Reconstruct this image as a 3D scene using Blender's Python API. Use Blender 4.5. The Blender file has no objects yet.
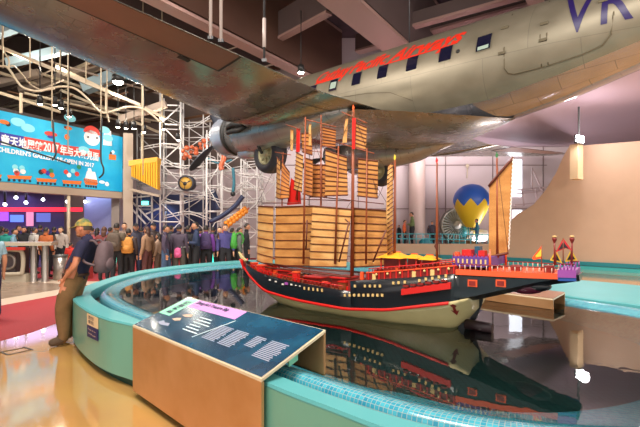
import bpy, bmesh, math, random
from mathutils import Vector, Matrix, Euler
from mathutils import noise as mnoise
SC = bpy.context.scene
COL = SC.collection
PI = math.pi
# ------------------------------------------------------------------ camera
FPX, CXP, HOR, EYE = 420.0, 320.0, 228.0, 1.6
cam_d = bpy.data.cameras.new('camera')
cam = bpy.data.objects.new('camera', cam_d); COL.objects.link(cam)
cam.location = (0, 0, EYE); cam.rotation_euler = (PI/2, 0, 0)
cam_d.sensor_width = 36; cam_d.lens = 36*FPX/640; cam_d.shift_y = (HOR-213.5)/640
cam_d.clip_start = .05; cam_d.clip_end = 200
SC.camera = cam
SC.view_settings.view_transform = 'Standard'; SC.view_settings.look = 'None'
SC.view_settings.gamma = 1; SC.view_settings.use_curve_mapping = False
SC.view_settings.exposure = 0.35
# ------------------------------------------------------------------ world and large lights
W = bpy.data.worlds.new('hall_air'); SC.world = W; W.use_nodes = True
W.node_tree.nodes['Background'].inputs[0].default_value = (1.0, .92, .86, 1)
W.node_tree.nodes['Background'].inputs[1].default_value = .95
def area(name, loc, target, size, power, col, sy=None):
    d = bpy.data.lights.new(name, 'AREA'); d.energy = power; d.color = col
    d.shape = 'RECTANGLE'; d.size = size; d.size_y = sy or size
    o = bpy.data.objects.new(name, d); COL.objects.link(o); o.location = loc
    o.rotation_euler = (Vector(target)-Vector(loc)).to_track_quat('-Z', 'Y').to_euler()
    return o
def spot(name, loc, target, power, col, ang=60, r=.08, blend=.6):
    d = bpy.data.lights.new(name, 'SPOT'); d.energy = power; d.color = col
    d.spot_size = math.radians(ang); d.spot_blend = blend; d.shadow_soft_size = r
    o = bpy.data.objects.new(name, d); COL.objects.link(o); o.location = loc
    o.rotation_euler = (Vector(target)-Vector(loc)).to_track_quat('-Z', 'Y').to_euler()
    return o
area('hall_light', (-1.5, 1.0, 8.6), (0, 6, .5), 4, 800, (1, .93, .84), 3)
area('hall_light', (-7, 9.5, 8.8), (-5, 12, 0), 4, 1100, (1, .90, .80))
area('hall_light', (8, 3.5, 5.8), (8, 14, 1.5), 4, 480, (1, .90, .84))
area('hall_light', (5, 17.5, 6.0), (4, 23, 2.5), 5, 1250, (1, .90, .89), 2)
area('hall_light', (12.5, 9, 5.9), (9.5, 15.5, 2.5), 3, 760, (1, .92, .86))  # extra fill, added to brighten the curved wall at the right
area('soffit_fill', (9.2, 21.4, .75), (9.0, 20.5, 6), 3, 230, (1, .88, .90), 1)  # fill added out of sight behind the parapet, lifts soffit and back wall
spot('scaffold_fill', (-4.5, 12, 8.8), (-5.5, 21, 3.5), 1500, (1, .95, .92), 75, .3)  # fill spot added to make the white scaffold brighter
spot('ship_spot', (1.8, .6, 5.6), (.2, 5.0, 1.4), 620, (1, .84, .64), 50, .15)
spot('ship_spot', (-3.5, 2.2, 6.2), (.3, 5.0, 1.4), 420, (1, .84, .66), 45, .15)
# ------------------------------------------------------------------ materials
MATS = {}
def mat(name, col, rough=.5, metal=0, noise=0, nscale=8, bump=0, emit=0, ecol=None, coat=0, spec=.5, col2=None, stretch=None, trans=0):
    if name in MATS: return MATS[name]
    m = bpy.data.materials.new(name); m.use_nodes = True; MATS[name] = m
    nt = m.node_tree; b = nt.nodes['Principled BSDF']
    c = (*col, 1)
    b.inputs['Base Color'].default_value = c; b.inputs['Roughness'].default_value = rough
    b.inputs['Metallic'].default_value = metal; b.inputs['Specular IOR Level'].default_value = spec
    b.inputs['Coat Weight'].default_value = coat; b.inputs['Coat Roughness'].default_value = .08
    if trans: b.inputs['Transmission Weight'].default_value = trans
    if emit:
        b.inputs['Emission Color'].default_value = (*(ecol or col), 1); b.inputs['Emission Strength'].default_value = emit
    if noise or bump:
        tc = nt.nodes.new('ShaderNodeTexCoord'); n = nt.nodes.new('ShaderNodeTexNoise')
        n.inputs['Scale'].default_value = nscale; n.inputs['Detail'].default_value = 5
        mp = nt.nodes.new('ShaderNodeMapping'); nt.links.new(tc.outputs['Object'], mp.inputs[0])
        if stretch: mp.inputs['Scale'].default_value = stretch
        nt.links.new(mp.outputs[0], n.inputs['Vector'])
        if noise:
            r = nt.nodes.new('ShaderNodeValToRGB'); nt.links.new(n.outputs[0], r.inputs[0])
            d = col2 or tuple(x*(1-noise) for x in col)
            r.color_ramp.elements[0].position = .32; r.color_ramp.elements[1].position = .68
            r.color_ramp.elements[0].color = (*d, 1); r.color_ramp.elements[1].color = c
            nt.links.new(r.outputs[0], b.inputs['Base Color'])
        if bump:
            bp = nt.nodes.new('ShaderNodeBump'); bp.inputs['Strength'].default_value = bump; bp.inputs['Distance'].default_value = .02
            nt.links.new(n.outputs[0], bp.inputs['Height']); nt.links.new(bp.outputs[0], b.inputs['Normal'])
    return m
def nodes_of(m): return m.node_tree.nodes, m.node_tree.links, m.node_tree.nodes['Principled BSDF']
def sr(h):      # sRGB hex to linear
    h = h.lstrip('#'); v = [int(h[i:i+2], 16)/255 for i in (0, 2, 4)]
    return tuple(x/12.92 if x < .04045 else ((x+.055)/1.055)**2.4 for x in v)
# ------------------------------------------------------------------ mesh builder
class MB:
    def __init__(s): s.v = []; s.f = []; s.m = []; s.sm = []
    def add(s, vs, fs, mi=0, smooth=False):
        o = len(s.v); s.v += [tuple(x) for x in vs]
        for f in fs: s.f.append(tuple(i+o for i in f)); s.m.append(mi); s.sm.append(smooth)
        return s
    def box(s, c, d, mi=0, rz=0, R=None):
        x, y, z = (k/2 for k in d)
        vs = [Vector((a*x, b*y, e*z)) for e in (-1, 1) for b in (-1, 1) for a in (-1, 1)]
        M = R or Matrix.Rotation(rz, 3, 'Z')
        vs = [M @ v + Vector(c) for v in vs]
        return s.add(vs, [(0, 2, 3, 1), (4, 5, 7, 6), (0, 1, 5, 4), (2, 6, 7, 3), (0, 4, 6, 2), (1, 3, 7, 5)], mi)
    def bar(s, a, b, w, h=None, mi=0, up=(0, 0, 1)):
        a, b = Vector(a), Vector(b); d = b-a; L = d.length; d.normalize()
        u = Vector(up); x = d.cross(u)
        if x.length < 1e-4: x = Vector((1, 0, 0))
        x.normalize(); z = x.cross(d)
        R = Matrix((x, d, z)).transposed()
        return s.box((a+b)/2, (w, L, h or w), mi, R=R)
    def tube(s, pts, r, n=8, mi=0, cap=True, closed=False):
        pts = [Vector(p) for p in pts]; N = len(pts)
        rr = r if isinstance(r, (list, tuple)) else [r]*N
        rings = []; prev = None
        for i, p in enumerate(pts):
            if closed: d = pts[(i+1) % N]-pts[i-1]
            else: d = pts[min(i+1, N-1)]-pts[max(i-1, 0)]
            d.normalize()
            if prev is None:
                x = d.orthogonal().normalized()
            else:
                x = prev-d*prev.dot(d)
                x = x.normalized() if x.length > 1e-6 else d.orthogonal().normalized()
            prev = x; y = d.cross(x)
            rings.append([p+(x*math.cos(2*PI*k/n)+y*math.sin(2*PI*k/n))*rr[i] for k in range(n)])
        vs = [v for g in rings for v in g]; fs = []
        for i in range(N if closed else N-1):
            j = (i+1) % N
            for k in range(n): fs.append((i*n+k, i*n+(k+1) % n, j*n+(k+1) % n, j*n+k))
        s.add(vs, fs, mi, True)
        if cap and not closed:
            s.add(rings[0], [tuple(range(n))[::-1]], mi); s.add(rings[-1], [tuple(range(n))], mi)
        return s
    def cyl(s, a, b, r, r2=None, n=12, mi=0): return s.tube([a, b], [r, r if r2 is None else r2], n, mi)
    def lathe(s, prof, c=(0, 0, 0), n=20, mi=0, R=None, smooth=True, ang=2*PI, a0=0):
        full = abs(ang-2*PI) < 1e-6; M = n if full else n+1
        vs = []; fs = []
        for r, z in prof:
            for k in range(M):
                a = a0+ang*k/n; v = Vector((r*math.cos(a), r*math.sin(a), z))
                vs.append((R @ v if R else v)+Vector(c))
        for i in range(len(prof)-1):
            for k in range(n):
                k2 = (k+1) % M; fs.append((i*M+k, i*M+k2, (i+1)*M+k2, (i+1)*M+k))
        return s.add(vs, fs, mi, smooth)
    def ball(s, c, r, n=12, m=8, mi=0, R=None):
        rx, ry, rz = r if isinstance(r, (list, tuple)) else (r, r, r)
        vs = []; fs = []
        for i in range(m+1):
            t = PI*i/m
            for k in range(n):
                a = 2*PI*k/n; v = Vector((rx*math.sin(t)*math.cos(a), ry*math.sin(t)*math.sin(a), rz*math.cos(t)))
                vs.append((R @ v if R else v)+Vector(c))
        for i in range(m):
            for k in range(n): fs.append((i*n+k, (i+1)*n+k, (i+1)*n+(k+1) % n, i*n+(k+1) % n))
        return s.add(vs, fs, mi, True)
    def prism(s, poly, ext, mi=0, smooth=False):     # poly: 3D points, ext: vector
        n = len(poly); e = Vector(ext); P = [Vector(p) for p in poly]
        vs = P+[p+e for p in P]
        s.add(vs, [tuple(range(n))[::-1], tuple(range(n, 2*n))], mi)
        return s.add(vs, [(i, (i+1) % n, n+(i+1) % n, n+i) for i in range(n)], mi, smooth)
    def loft(s, rings, mi=0, closed=True, smooth=True, cap=False):
        n = len(rings[0]); vs = [v for g in rings for v in g]; fs = []
        for i in range(len(rings)-1):
            for k in range(n if closed else n-1): fs.append((i*n+k, i*n+(k+1) % n, (i+1)*n+(k+1) % n, (i+1)*n+k))
        s.add(vs, fs, mi, smooth)
        if cap: s.add(rings[0], [tuple(range(n))[::-1]], mi); s.add(rings[-1], [tuple(range(n))], mi)
        return s
    def join(s, o, mi=None, M=None):
        vs = [M @ Vector(v) for v in o.v] if M else o.v
        k = len(s.v); s.v += [tuple(v) for v in vs]; s.f += [tuple(i+k for i in f) for f in o.f]
        s.m += o.m if mi is None else [mi]*len(o.f); s.sm += o.sm
        return s
def mesh_of(name, mb, mats, inv=None, fix=True):
    me = bpy.data.meshes.new(name)
    vs = [inv @ Vector(v) for v in mb.v] if inv else mb.v
    me.from_pydata([tuple(v) for v in vs], [], mb.f)
    for m in (mats if isinstance(mats, (list, tuple)) else [mats]): me.materials.append(m)
    me.polygons.foreach_set('material_index', mb.m); me.polygons.foreach_set('use_smooth', mb.sm)
    if fix:
        bm = bmesh.new(); bm.from_mesh(me); bmesh.ops.remove_doubles(bm, verts=bm.verts, dist=1e-5)
        bmesh.ops.recalc_face_normals(bm, faces=bm.faces); bm.to_mesh(me); bm.free()
    me.update(); return me
def thing(name, label, cat, loc=(0, 0, 0), rz=0, group=None, rot=None, kind=None):
    o = bpy.data.objects.new(name, None); COL.objects.link(o); o.location = loc
    o.rotation_euler = rot if rot else (0, 0, rz); o.empty_display_size = .1
    if label: o['label'] = label
    if cat: o['category'] = cat
    if group: o['group'] = group
    if kind: o['kind'] = kind
    return o
def basis(o): return Matrix.LocRotScale(o.location, o.rotation_euler, o.scale)
def wmat(o):
    M = basis(o)
    while o.parent: o = o.parent; M = basis(o) @ M
    return M
def part(parent, name, mb, mats, world=True, label=None, smooth_angle=None, kind=None):
    inv = wmat(parent).inverted() if world else None
    o = bpy.data.objects.new(name, mesh_of(name, mb, mats, inv)); COL.objects.link(o); o.parent = parent
    if label: o['label'] = label
    if kind: o['kind'] = kind
    return o
def solo(name, mb, mats, label, cat, loc=(0, 0, 0), group=None, world=True, rz=0, rot=None):
    o = bpy.data.objects.new(name, None); o.location = loc; o.rotation_euler = rot or (0, 0, rz)
    inv = basis(o).inverted() if world else None
    bpy.data.objects.remove(o)
    o = bpy.data.objects.new(name, mesh_of(name, mb, mats, inv)); COL.objects.link(o)
    o.location = loc; o.rotation_euler = rot or (0, 0, rz)
    o['label'] = label; o['category'] = cat
    if group: o['group'] = group
    return o
def struct(name, mb, mats, parent=None, label=None, cat=None):
    o = bpy.data.objects.new(name, mesh_of(name, mb, mats)); COL.objects.link(o)
    o['kind'] = 'structure'
    if parent: o.parent = parent
    if label: o['label'] = label
    if cat: o['category'] = cat
    return o
def dup(root, loc=None, rz=None, label=None, group=None):
    def cp(o, par):
        c = o.copy(); COL.objects.link(c)
        if par: c.parent = par
        for ch in list(o.children): cp(ch, c)
        return c
    r = cp(root, None)
    if loc is not None: r.location = loc
    if rz is not None: r.rotation_euler = (0, 0, rz)
    if label: r['label'] = label
    if group: r['group'] = group
    return r
def at(px, py, Y): return Vector(((px-CXP)/FPX*Y, Y, EYE-(py-HOR)/FPX*Y))
def atz(px, py, z):
    Y = (EYE-z)*FPX/(py-HOR); return Vector(((px-CXP)/FPX*Y, Y, z))
def text_mb(body, size=1, shear=0, depth=.0, space=1, bold=0, align='LEFT', width=None, res=3):
    cu = bpy.data.curves.new('t', 'FONT'); cu.body = body; cu.size = size; cu.shear = shear
    cu.extrude = depth; cu.space_character = space; cu.offset = bold; cu.align_x = align; cu.resolution_u = res
    ob = bpy.data.objects.new('t', cu); COL.objects.link(ob)
    dg = bpy.context.evaluated_depsgraph_get(); dg.update()
    me = ob.evaluated_get(dg).to_mesh()
    bm = bmesh.new(); bm.from_mesh(me)
    mb = MB(); mb.add([v.co for v in bm.verts], [[v.index for v in f.verts] for f in bm.faces])
    bm.free(); bpy.data.objects.remove(ob); bpy.data.curves.remove(cu)
    if width and mb.v:
        x0 = min(v[0] for v in mb.v); x1 = max(v[0] for v in mb.v); k = width/(x1-x0)
        mb.v = [((v[0]-x0)*k, v[1], v[2]) for v in mb.v]
    return mb
def spline(pts, n, closed=True):      # Catmull-Rom
    out = []; N = len(pts); P = [Vector(p) for p in pts]
    for i in range(N if closed else N-1):
        g = (lambda k: P[k % N]) if closed else (lambda k: P[max(0, min(N-1, k))])
        a, b, c, d = g(i-1), g(i), g(i+1), g(i+2)
        for k in range(n):
            t = k/n
            out.append(.5*((2*b)+(c-a)*t+(2*a-5*b+4*c-d)*t*t+(3*b-a-3*c+d)*t**3))
    if not closed: out.append(P[-1])
    return out
# ================================================================== the hall
# floor: glossy cream-yellow stone, with bump ripples
m_floor = mat('yellow_stone', sr('#d2a25a'), .07, noise=.08, nscale=1.6, bump=.012, col2=sr('#c9975a'), coat=1.0, spec=.8)
m_red = mat('red_carpet', sr('#9c2027'), .75, noise=.15, nscale=30)
m_white_st = mat('cream_stone', sr('#cdb9a4'), .3)
m_grey_fl = mat('grey_stone', sr('#9b8674'), .25, noise=.25, nscale=3)
fl = MB().add([(-24, -6, 0), (22, -6, 0), (22, 30, 0), (-24, 30, 0)], [(0, 1, 2, 3)])
struct('floor', fl, m_floor)
def patch(name, pts, z, m, n=1):
    mb = MB(); mb.prism([(p[0], p[1], 0) for p in pts], (0, 0, z)); return struct(name, mb, m)
F = lambda px, py: tuple(atz(px, py, 0))[:2]
# boundary of the yellow floor against the red band: curve
c1 = [F(-60, 362), F(0, 341), F(30, 333), F(60, 322), F(72, 316), F(90, 305), F(110, 297)]
c2 = [F(120, 289), F(75, 292), F(0, 306), F(-60, 319)]
patch('floor_red_band', c1+c2, .004, m_red)
c3 = [F(120, 289), F(75, 292), F(0, 306), F(-60, 319), F(-60, 312), F(0, 299.5), F(75, 287), F(120, 284)]
patch('floor_cream_band', c3, .006, m_white_st)
c4 = [F(-60, 312), F(0, 299.5), F(75, 287), F(75, 285), F(40, 282), F(-60, 282)]
patch('floor_grey_band', c4, .004, m_grey_fl)
patch('floor_cream_stripe', [F(38, 282), F(75, 285.4), F(120, 284), F(120, 281.5), F(80, 281.5), F(38, 278.5)], .005, m_white_st)
patch('floor_red_far', [F(-60, 282), F(38, 279), F(80, 282), F(120, 282), F(135, 276), F(250, 264.5), (2, 23.8), (-9.3, 21.0), (-14.5, 11.5)], .003, m_red)
# ceiling and outer walls
m_ceil = mat('dark_ceiling', sr('#5a4650'), .8, noise=.4, nscale=.8)
m_back = mat('mauve_wall', sr('#c2b4b6'), .6, noise=.06, nscale=1)
m_dark = mat('dark_wall', sr('#4a3f3c'), .8)
struct('ceiling', MB().box((-1, 12, 12.6), (46, 37, .2)), m_ceil)
struct('wall_back', MB().box((-1, 24.3, 6.2), (46, .4, 12.6)), m_back)
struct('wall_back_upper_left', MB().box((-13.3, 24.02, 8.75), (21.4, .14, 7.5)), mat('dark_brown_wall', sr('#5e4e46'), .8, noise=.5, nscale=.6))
struct('wall_left', MB().box((-24.1, 12, 6.2), (.2, 37, 12.6)), m_dark)
struct('wall_right', MB().box((22.1, 12, 6.2), (.2, 37, 12.6)), m_back)
# panel joints on the back wall
m_joint = mat('joint_grey', sr('#80706e'), .7)
mj = MB()
for x in (-9, -6.2, -3.4, -.6, 2.2, 4.35, 7.2, 9.9, 12.8): mj.box((x, 24.08, 4.0), (.05, .05, 8.0))
for z in (2.7, 5.2, 7.6): mj.box((1.5, 24.08, z), (23, .05, .05))
struct('trim_1', mj, m_joint)
# soffit: the low mauve ceiling at the right
m_soff = mat('mauve_soffit', sr('#b29ca8'), .55, noise=.05, nscale=.6)
struct('ceiling_soffit', MB().prism([(7.9, 12.4, 6.25), (16.5, 4.2, 6.25), (22, 4.2, 6.25), (22, 24, 6.25), (1.6, 24, 6.25), (1.6, 18.6, 6.25)], (0, 0, .35)), m_soff)
# big curved ramp wall
m_beige = mat('beige_plaster', sr('#bfa288'), .6, noise=.05, nscale=2)
# plan line of the wall, far left to right
PW = [Vector((3.2, 21.6, 0)), Vector((5.9, 20.5, 0)), Vector((8.1, 19.0, 0)), Vector((10.0, 16.6, 0)), Vector((11.4, 15.0, 0)), Vector((13.4, 12.2, 0)), Vector((15.6, 8, 0)), Vector((17, 3, 0))]
pw = spline(PW, 10, False)
def wall_top(p):     # height of the wall's cut edge along the plan, by bearing
    b = CXP+FPX*p.x/p.y
    T = [(300, 243.5), (500, 244), (505, 238), (508, 228), (512, 219), (518, 213.5), (525, 210), (534, 204), (545, 191), (556, 173), (563, 157), (569, 146.5), (640, 141), (900, 120)]
    for (x0, y0), (x1, y1) in zip(T, T[1:]):
        if x0 <= b <= x1: y = y0+(y1-y0)*(b-x0)/(x1-x0); break
    else: y = 120
    return min(6.2, EYE-(y-HOR)*p.y/FPX)
pw2 = []
for a, b in zip(pw, pw[1:]):
    for k in range(4): pw2.append(a.lerp(b, k/4))
rings = []
for i, p in enumerate(pw2):
    q = pw2[min(i+1, len(pw2)-1)]-pw2[max(i-1, 0)]; n = Vector((q.y, -q.x, 0)).normalized()*-.3
    h = wall_top(p); rings.append([(p.x, p.y, 0), (p.x, p.y, h), (p.x+n.x, p.y+n.y, h), (p.x+n.x, p.y+n.y, 0)])
struct('wall_ramp', MB().loft(rings, smooth=False, cap=True), m_beige)
m_tealpaint = mat('teal_paint', sr('#3fa6a6'), .35)
m_tealdark = mat('teal_paint_dark', sr('#2b7f86'), .35)
def skirting(z0, z1, off, m, nm):
    rr = []
    for i, p in enumerate(pw2):
        q = pw2[min(i+1, len(pw2)-1)]-pw2[max(i-1, 0)]; n = Vector((q.y, -q.x, 0)).normalized()*off
        rr.append([(p.x, p.y, z0), (p.x+n.x, p.y+n.y, z0), (p.x+n.x, p.y+n.y, z1), (p.x, p.y, z1)])
    struct(nm, MB().loft(rr, smooth=False, cap=True), m)
skirting(.0, .13, .14, m_tealpaint, 'baseboard_ramp')
skirting(.15, .30, .08, m_tealdark, 'baseboard_ramp_upper')
# pilaster box and the little hood below it
pb = at(572.5, 147, 15.9); 
pil = MB().box((pb.x, pb.y-.25, 4.05), (.27, .5, 1.28), 0, rz=-.9); 
m_cream = mat('cream_paint', sr('#d6bd96'), .5)
o = solo('wall_pilaster', pil, m_cream, 'cream square stub column hanging at the top of the curved beige wall', 'pilaster', (pb.x, pb.y-.25, 3.4))
# platform behind the parapet
struct('floor_gallery_platform', MB().prism([(2.9, 22.0, 0), (6.1, 20.9, 0), (8.4, 19.4, 0), (10.4, 17.2, 0), (12, 24, 0), (2.9, 24, 0)], (0, 0, .60)), m_grey_fl)
# round column by the balcony
m_col = mat('pink_column', sr('#c9b3ac'), .45)
cc = MB().lathe([(.45, 0), (.45, 6.3)], (5.38, 23.3, 0), 28)
struct('wall_round_column', cc, m_col)
m_window = mat('daylight_pane', sr('#dfe6f2'), .3, emit=2.2, ecol=(.85, .9, 1))
# bright window on the back wall at the right
wx = at(516, 178, 24).x
struct('window_1', MB().box((wx, 24.06, at(0, 178, 24).z), (.7, .06, 2.1)), m_window)
struct('window_2', MB().box((wx+.1, 24.06, at(0, 218, 24).z), (.5, .06, .9)), m_window)
m_pinksteel = mat('pale_steel', sr('#a79392'), .5)
tr = MB()
for a, b in [((532, 168), (532, 190)), ((532, 168), (542, 190)), ((515, 190), (548, 187)), ((515, 194), (548, 191)), ((515, 205), (545, 202)), ((522, 190), (524, 206)), ((536, 188), (537, 204))]:
    tr.bar(at(*a, 23.3), at(*b, 23.3), .07)
solo('wall_truss', tr, m_pinksteel, 'thin grey steel bracket truss beyond the curved wall, right of the tall stern sail', 'truss', (11.9, 23.3, 3.6))
# ------------------------------------------------------------------ ceiling girders
m_web = mat('brown_girder_web', sr('#5c3f33'), .6, noise=.2, nscale=.7)
m_web2 = mat('grey_girder_web', sr('#5a4a48'), .6, noise=.15, nscale=.7)
m_flange = mat('pink_girder_flange', sr('#a07f76'), .5)
D = Vector((.568, .823, 0)); Nn = Vector((.823, -.568, 0))
def girder(name, p, w, z0, z1, s0, s1, mw, lab):
    t = thing(name, lab, 'girder', (p[0], p[1], z0), kind='structure')
    a = Vector((p[0], p[1], 0))+D*s0; b = Vector((p[0], p[1], 0))+D*s1
    z = Vector((0, 0, 1))
    mb = MB().bar(a+z*(z0+.06), b+z*(z0+.06), w, .12); part(t, 'flange', mb, m_flange)
    mb = MB().bar(a+Nn*(w*.35)+z*((z0+z1)/2+.1), b+Nn*(w*.35)+z*((z0+z1)/2+.1), w*.25, z1-z0-.2); part(t, 'web', mb, mw)
    part(t, 'flange', MB().bar(a+z*(z1), b+z*(z1), w, .14), m_flange)
girder('ceiling_girder', (-5.55, 13.6), .55, 9.0, 12.3, -4, 11.5, m_web, 'deep brown steel girder with pink lower flange above the aircraft wing')
girder('ceiling_girder', (.55, 13.6), 1.15, 9.0, 12.2, -3, 11.5, m_web2, 'wide grey boxed girder with pink underside ending above the red lettering')
girder('ceiling_girder', (8.6, 16.2), .5, 9.4, 12.2, -5, 8, m_web2, 'grey girder high at the right above the fuselage')
girder('ceiling_girder', (-13.2, 13.6), .4, 9.3, 12.3, -6, 11.5, m_web2, 'grey girder over the turquoise banner side')
girder('ceiling_girder', (-9.4, 13.6), .3, 9.5, 11.2, -6, 11.5, m_web2, 'thin grey girder left of the deep brown one')
def cross(p0, p1, w, h, z, mw, lab):
    t = thing('ceiling_beam', lab, 'beam', (p0[0], p0[1], z), kind='structure')
    a = Vector((p0[0], p0[1], z)); b = Vector((p1[0], p1[1], z)); u = Vector((0, 0, 1))
    part(t, 'web', MB().bar(a+u*(h/2+.05), b+u*(h/2+.05), w*.8, h), mw); part(t, 'flange', MB().bar(a, b, w, .1), m_flange)
cross((-2.3, 19.2), (.35, 16.4), .35, 1.1, 10.0, m_web2, 'dark cross beam with pink edge between two big girders')
cross((3.2, 18.0), (9.5, 13.8), .35, .5, 10.0, m_web2, 'slim pink-edged cross beam behind the fuselage top')
cross((1.9, 21.5), (10.5, 15.6), .5, .8, 10.6, m_web2, 'dark cross beam next to the round ceiling lamp')
m_pale = mat('pale_blue_duct', sr('#a9c3cf'), .4)
m_pale2 = mat('cream_duct', sr('#b9a696'), .45)
for (a, b, Y, wd, m_, lb) in [((-8, 34), (18, 25), 16, .35, m_pale, 'pale blue duct at the left edge under the wing'),
                     ((8, 63), (66, 49), 17, .30, m_pale, 'pale blue duct crossing below the wing edge'),
                     ((84, 88), (114, 76), 20, .5, m_pale, 'short pale blue duct beside the big bright ceiling lamp'),
                     ((-6, 84), (40, 73), 19, .3, m_pale2, 'cream duct over the banner top'),
                     ((20, 90), (100, 64), 20, .3, m_pale2, 'long cream duct behind the wavy track'),
                     ((120, 120), (166, 104), 20, .3, m_pale2, 'cream duct left of the white scaffold tower')]:
    A = at(*a, Y); B = at(*b, Y-2.2*(b[0]-a[0])/100*0)
    solo('air_duct', MB().bar(A, B, wd, wd), m_, lb, 'duct', tuple(A), 'ceiling ducts at the left')
m_rod = mat('cream_steel', sr('#c7b79c'), .4)
rails = [((-10, 43), (140, 105), 15.5), ((-10, 90), (60, 112), 16.5), ((55, 66), (165, 118), 17.5), ((30, 70), (120, 100), 19), ((60, 90), (165, 135), 20), ((-10, 70), (50, 88), 18)]
for i, (a, b, Y) in enumerate(rails):
    solo('ceiling_rail', MB().bar(at(*a, Y), at(*b, Y+2.5), .09, .12), m_rod, ['topmost cream ceiling rail, running just under the wing edge', 'lowest left cream rail ending over the banner', 'long cream rail right of the bright ceiling lamp', 'cream rail above the wavy track middle', 'cream rail running into the tall scaffold tower', 'short cream rail at the left over the wavy track'][i], 'rail', tuple(at(*a, Y)), 'ceiling rails')
hang = [(3, 20, 68, 15), (30, 55, 78, 15), (52, 48, 128, 14.5), (60, 62, 74, 15), (68, 68, 150, 15.5), (86, 72, 83, 15), (101, 68, 150, 15.5), (107, 88, 118, 16), (143, 85, 175, 16.5), (162, 95, 140, 17)]
for i, (x, y0, y1, Y) in enumerate(hang):
    a = at(x, y0-14, Y); a.z = 12.45
    solo('hanging_rod', MB().cyl(tuple(a), tuple(at(x, y1, Y)), .022, n=6), m_rod, ['cream rod hanging at the far left edge', 'short cream rod left of the banner hook', 'cream rod reaching down to the numerals of the banner', 'short cream rod above the banner middle', 'cream rod hanging over the red-capped face on the left side', 'short cream rod beside the small pale duct', 'long cream rod in front of the right part of the banner', 'short cream rod under the bright ceiling lamp', 'cream rod hanging over the yellow pleated awning', 'short cream rod left of the tall scaffold tower'][i], 'rod', tuple(a), 'rods hanging from the ceiling')
# dark brown slatted ceiling clutter: pipes running along
m_brown = mat('brown_pipe', sr('#6b4a34'), .5)
rnd = random.Random(4)
for i in range(52):
    x0 = -14+rnd.random()*12; z = 7.2+rnd.random()*3.8; y0 = 17+rnd.random()*5
    a = Vector((x0, y0, z)); d = (D if i % 2 else Vector((-.823, .568, 0)))*(3+rnd.random()*4)
    b = a+d
    b.y = min(b.y, 23.8)
    solo('ceiling_pipe', MB().cyl(tuple(a), tuple(b), .03+.05*rnd.random(), n=8), (m_brown, m_rod, m_pale2)[i % 3], 'pipe among the ceiling services above the banner and scaffold', 'pipe', tuple(a), 'ceiling service pipes')
# lamps
m_lamp = mat('lamp_glow', (1, .93, .8), .3, emit=40)
m_lampbig = mat('lamp_glow_white', (1, .95, 1), .3, emit=60)
m_black = mat('black_metal', (.02, .02, .02), .4)
def lamp(px, py, Y, r, lab, grp=None, power=0, m_=None):
    p = at(px, py, Y); t = thing('ceiling_spotlight', lab, 'lamp', tuple(p+Vector((0, 0, .25))), group=grp)
    part(t, 'housing', MB().lathe([(r*.5, .35), (r*1.1, .3), (r*1.25, 0), (r*1.1, .02), (r*1.0, .28), (.01, .3)], (p.x, p.y, p.z-.02), 14), m_black)
    part(t, 'bulb', MB().ball(tuple(p+Vector((0, 0, .02))), (r, r, r*.7), 12, 8), m_ or m_lamp)
    part(t, 'stem', MB().cyl((p.x, p.y, p.z+.3), (p.x, p.y, min(12.5, p.z+2.5)), .02, n=6), m_black)
    return p
LL = ['leftmost small spotlight over the banner top edge', 'second small spotlight over the banner, close to a dimmer one', 'third small spotlight over the banner, slightly lower', 'small spotlight just inside the banner top edge over the red numerals', 'small spotlight over the upper right corner of the banner', 'small spotlight between banner corner and end column', 'small spotlight just above the end column', 'small dim spotlight right of the end column', 'small spotlight left of the tall scaffold tower', 'small spotlight within the tall scaffold tower']
for (x, y, Y) in [(40, 104, 16), (55, 105, 16.2), (61, 108, 16.4), (69, 116.5, 16.6), (118, 127, 18), (126, 128.5, 18), (134, 128.5, 18.2), (144, 132, 18.5), (163, 129, 20), (178, 140, 20)]:
    lamp(x, y, Y, .085, LL.pop(0), 'small spotlights at the left')
p = lamp(118, 82, 17.5, .2, 'big white ceiling lamp just under the wing edge')
for q in ((55, 100, 16.2), (126, 122, 18), (163, 122, 20), (60, 70, 17.5), (20, 60, 16)):  # point fills added to light the ceiling pipes, some with no lamp beside them
    l_ = bpy.data.lights.new('ceiling_fill', 'POINT'); l_.energy = 70; l_.color = (1, .88, .72); l_.shadow_soft_size = .12
    lo_ = bpy.data.objects.new('ceiling_fill', l_); COL.objects.link(lo_); lo_.location = at(*q)
spot('banner_lamp', tuple(p-Vector((0, 0, .3))), (-8, 15, 0), 300, (1, .9, .75), 120)
p = lamp(301, 72.5, 17, .12, 'bright round lamp where the wing meets the red lettering')
p = lamp(213, 142, 19.5, .12, 'yellow-white lamp shining behind the propeller hub')
lamp(180, 2, 16.5, .1, 'small lamp on the girder near the top edge'); 
# floodlight at right
p = at(580, 139, 15.2)
t = thing('floodlight', 'very bright white floodlight on top of the curved beige wall', 'lamp', tuple(p))
part(t, 'lamp_face', MB().box(tuple(p), (.42, .06, .22), 0, rz=.6), m_lampbig)
part(t, 'housing', MB().box(tuple(p+Vector((.03, .1, 0))), (.5, .12, .3), 0, rz=.6), m_black)
part(t, 'bracket', MB().bar(p+Vector((.03, .12, .1)), p+Vector((.03, .12, 1.2)), .05), m_black)
pl_ = bpy.data.lights.new('floodlight_spill', 'POINT'); pl_.energy = 60; pl_.color = (1, .93, .97); pl_.shadow_soft_size = .15
po_ = bpy.data.objects.new('floodlight_spill', pl_); COL.objects.link(po_); po_.location = p-Vector((0, .28, -.05))
spot('floodlight_beam', tuple(p-Vector((.1, .3, 0))), (3, 3, .5), 50, (1, .95, 1), 110, .15)
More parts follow.
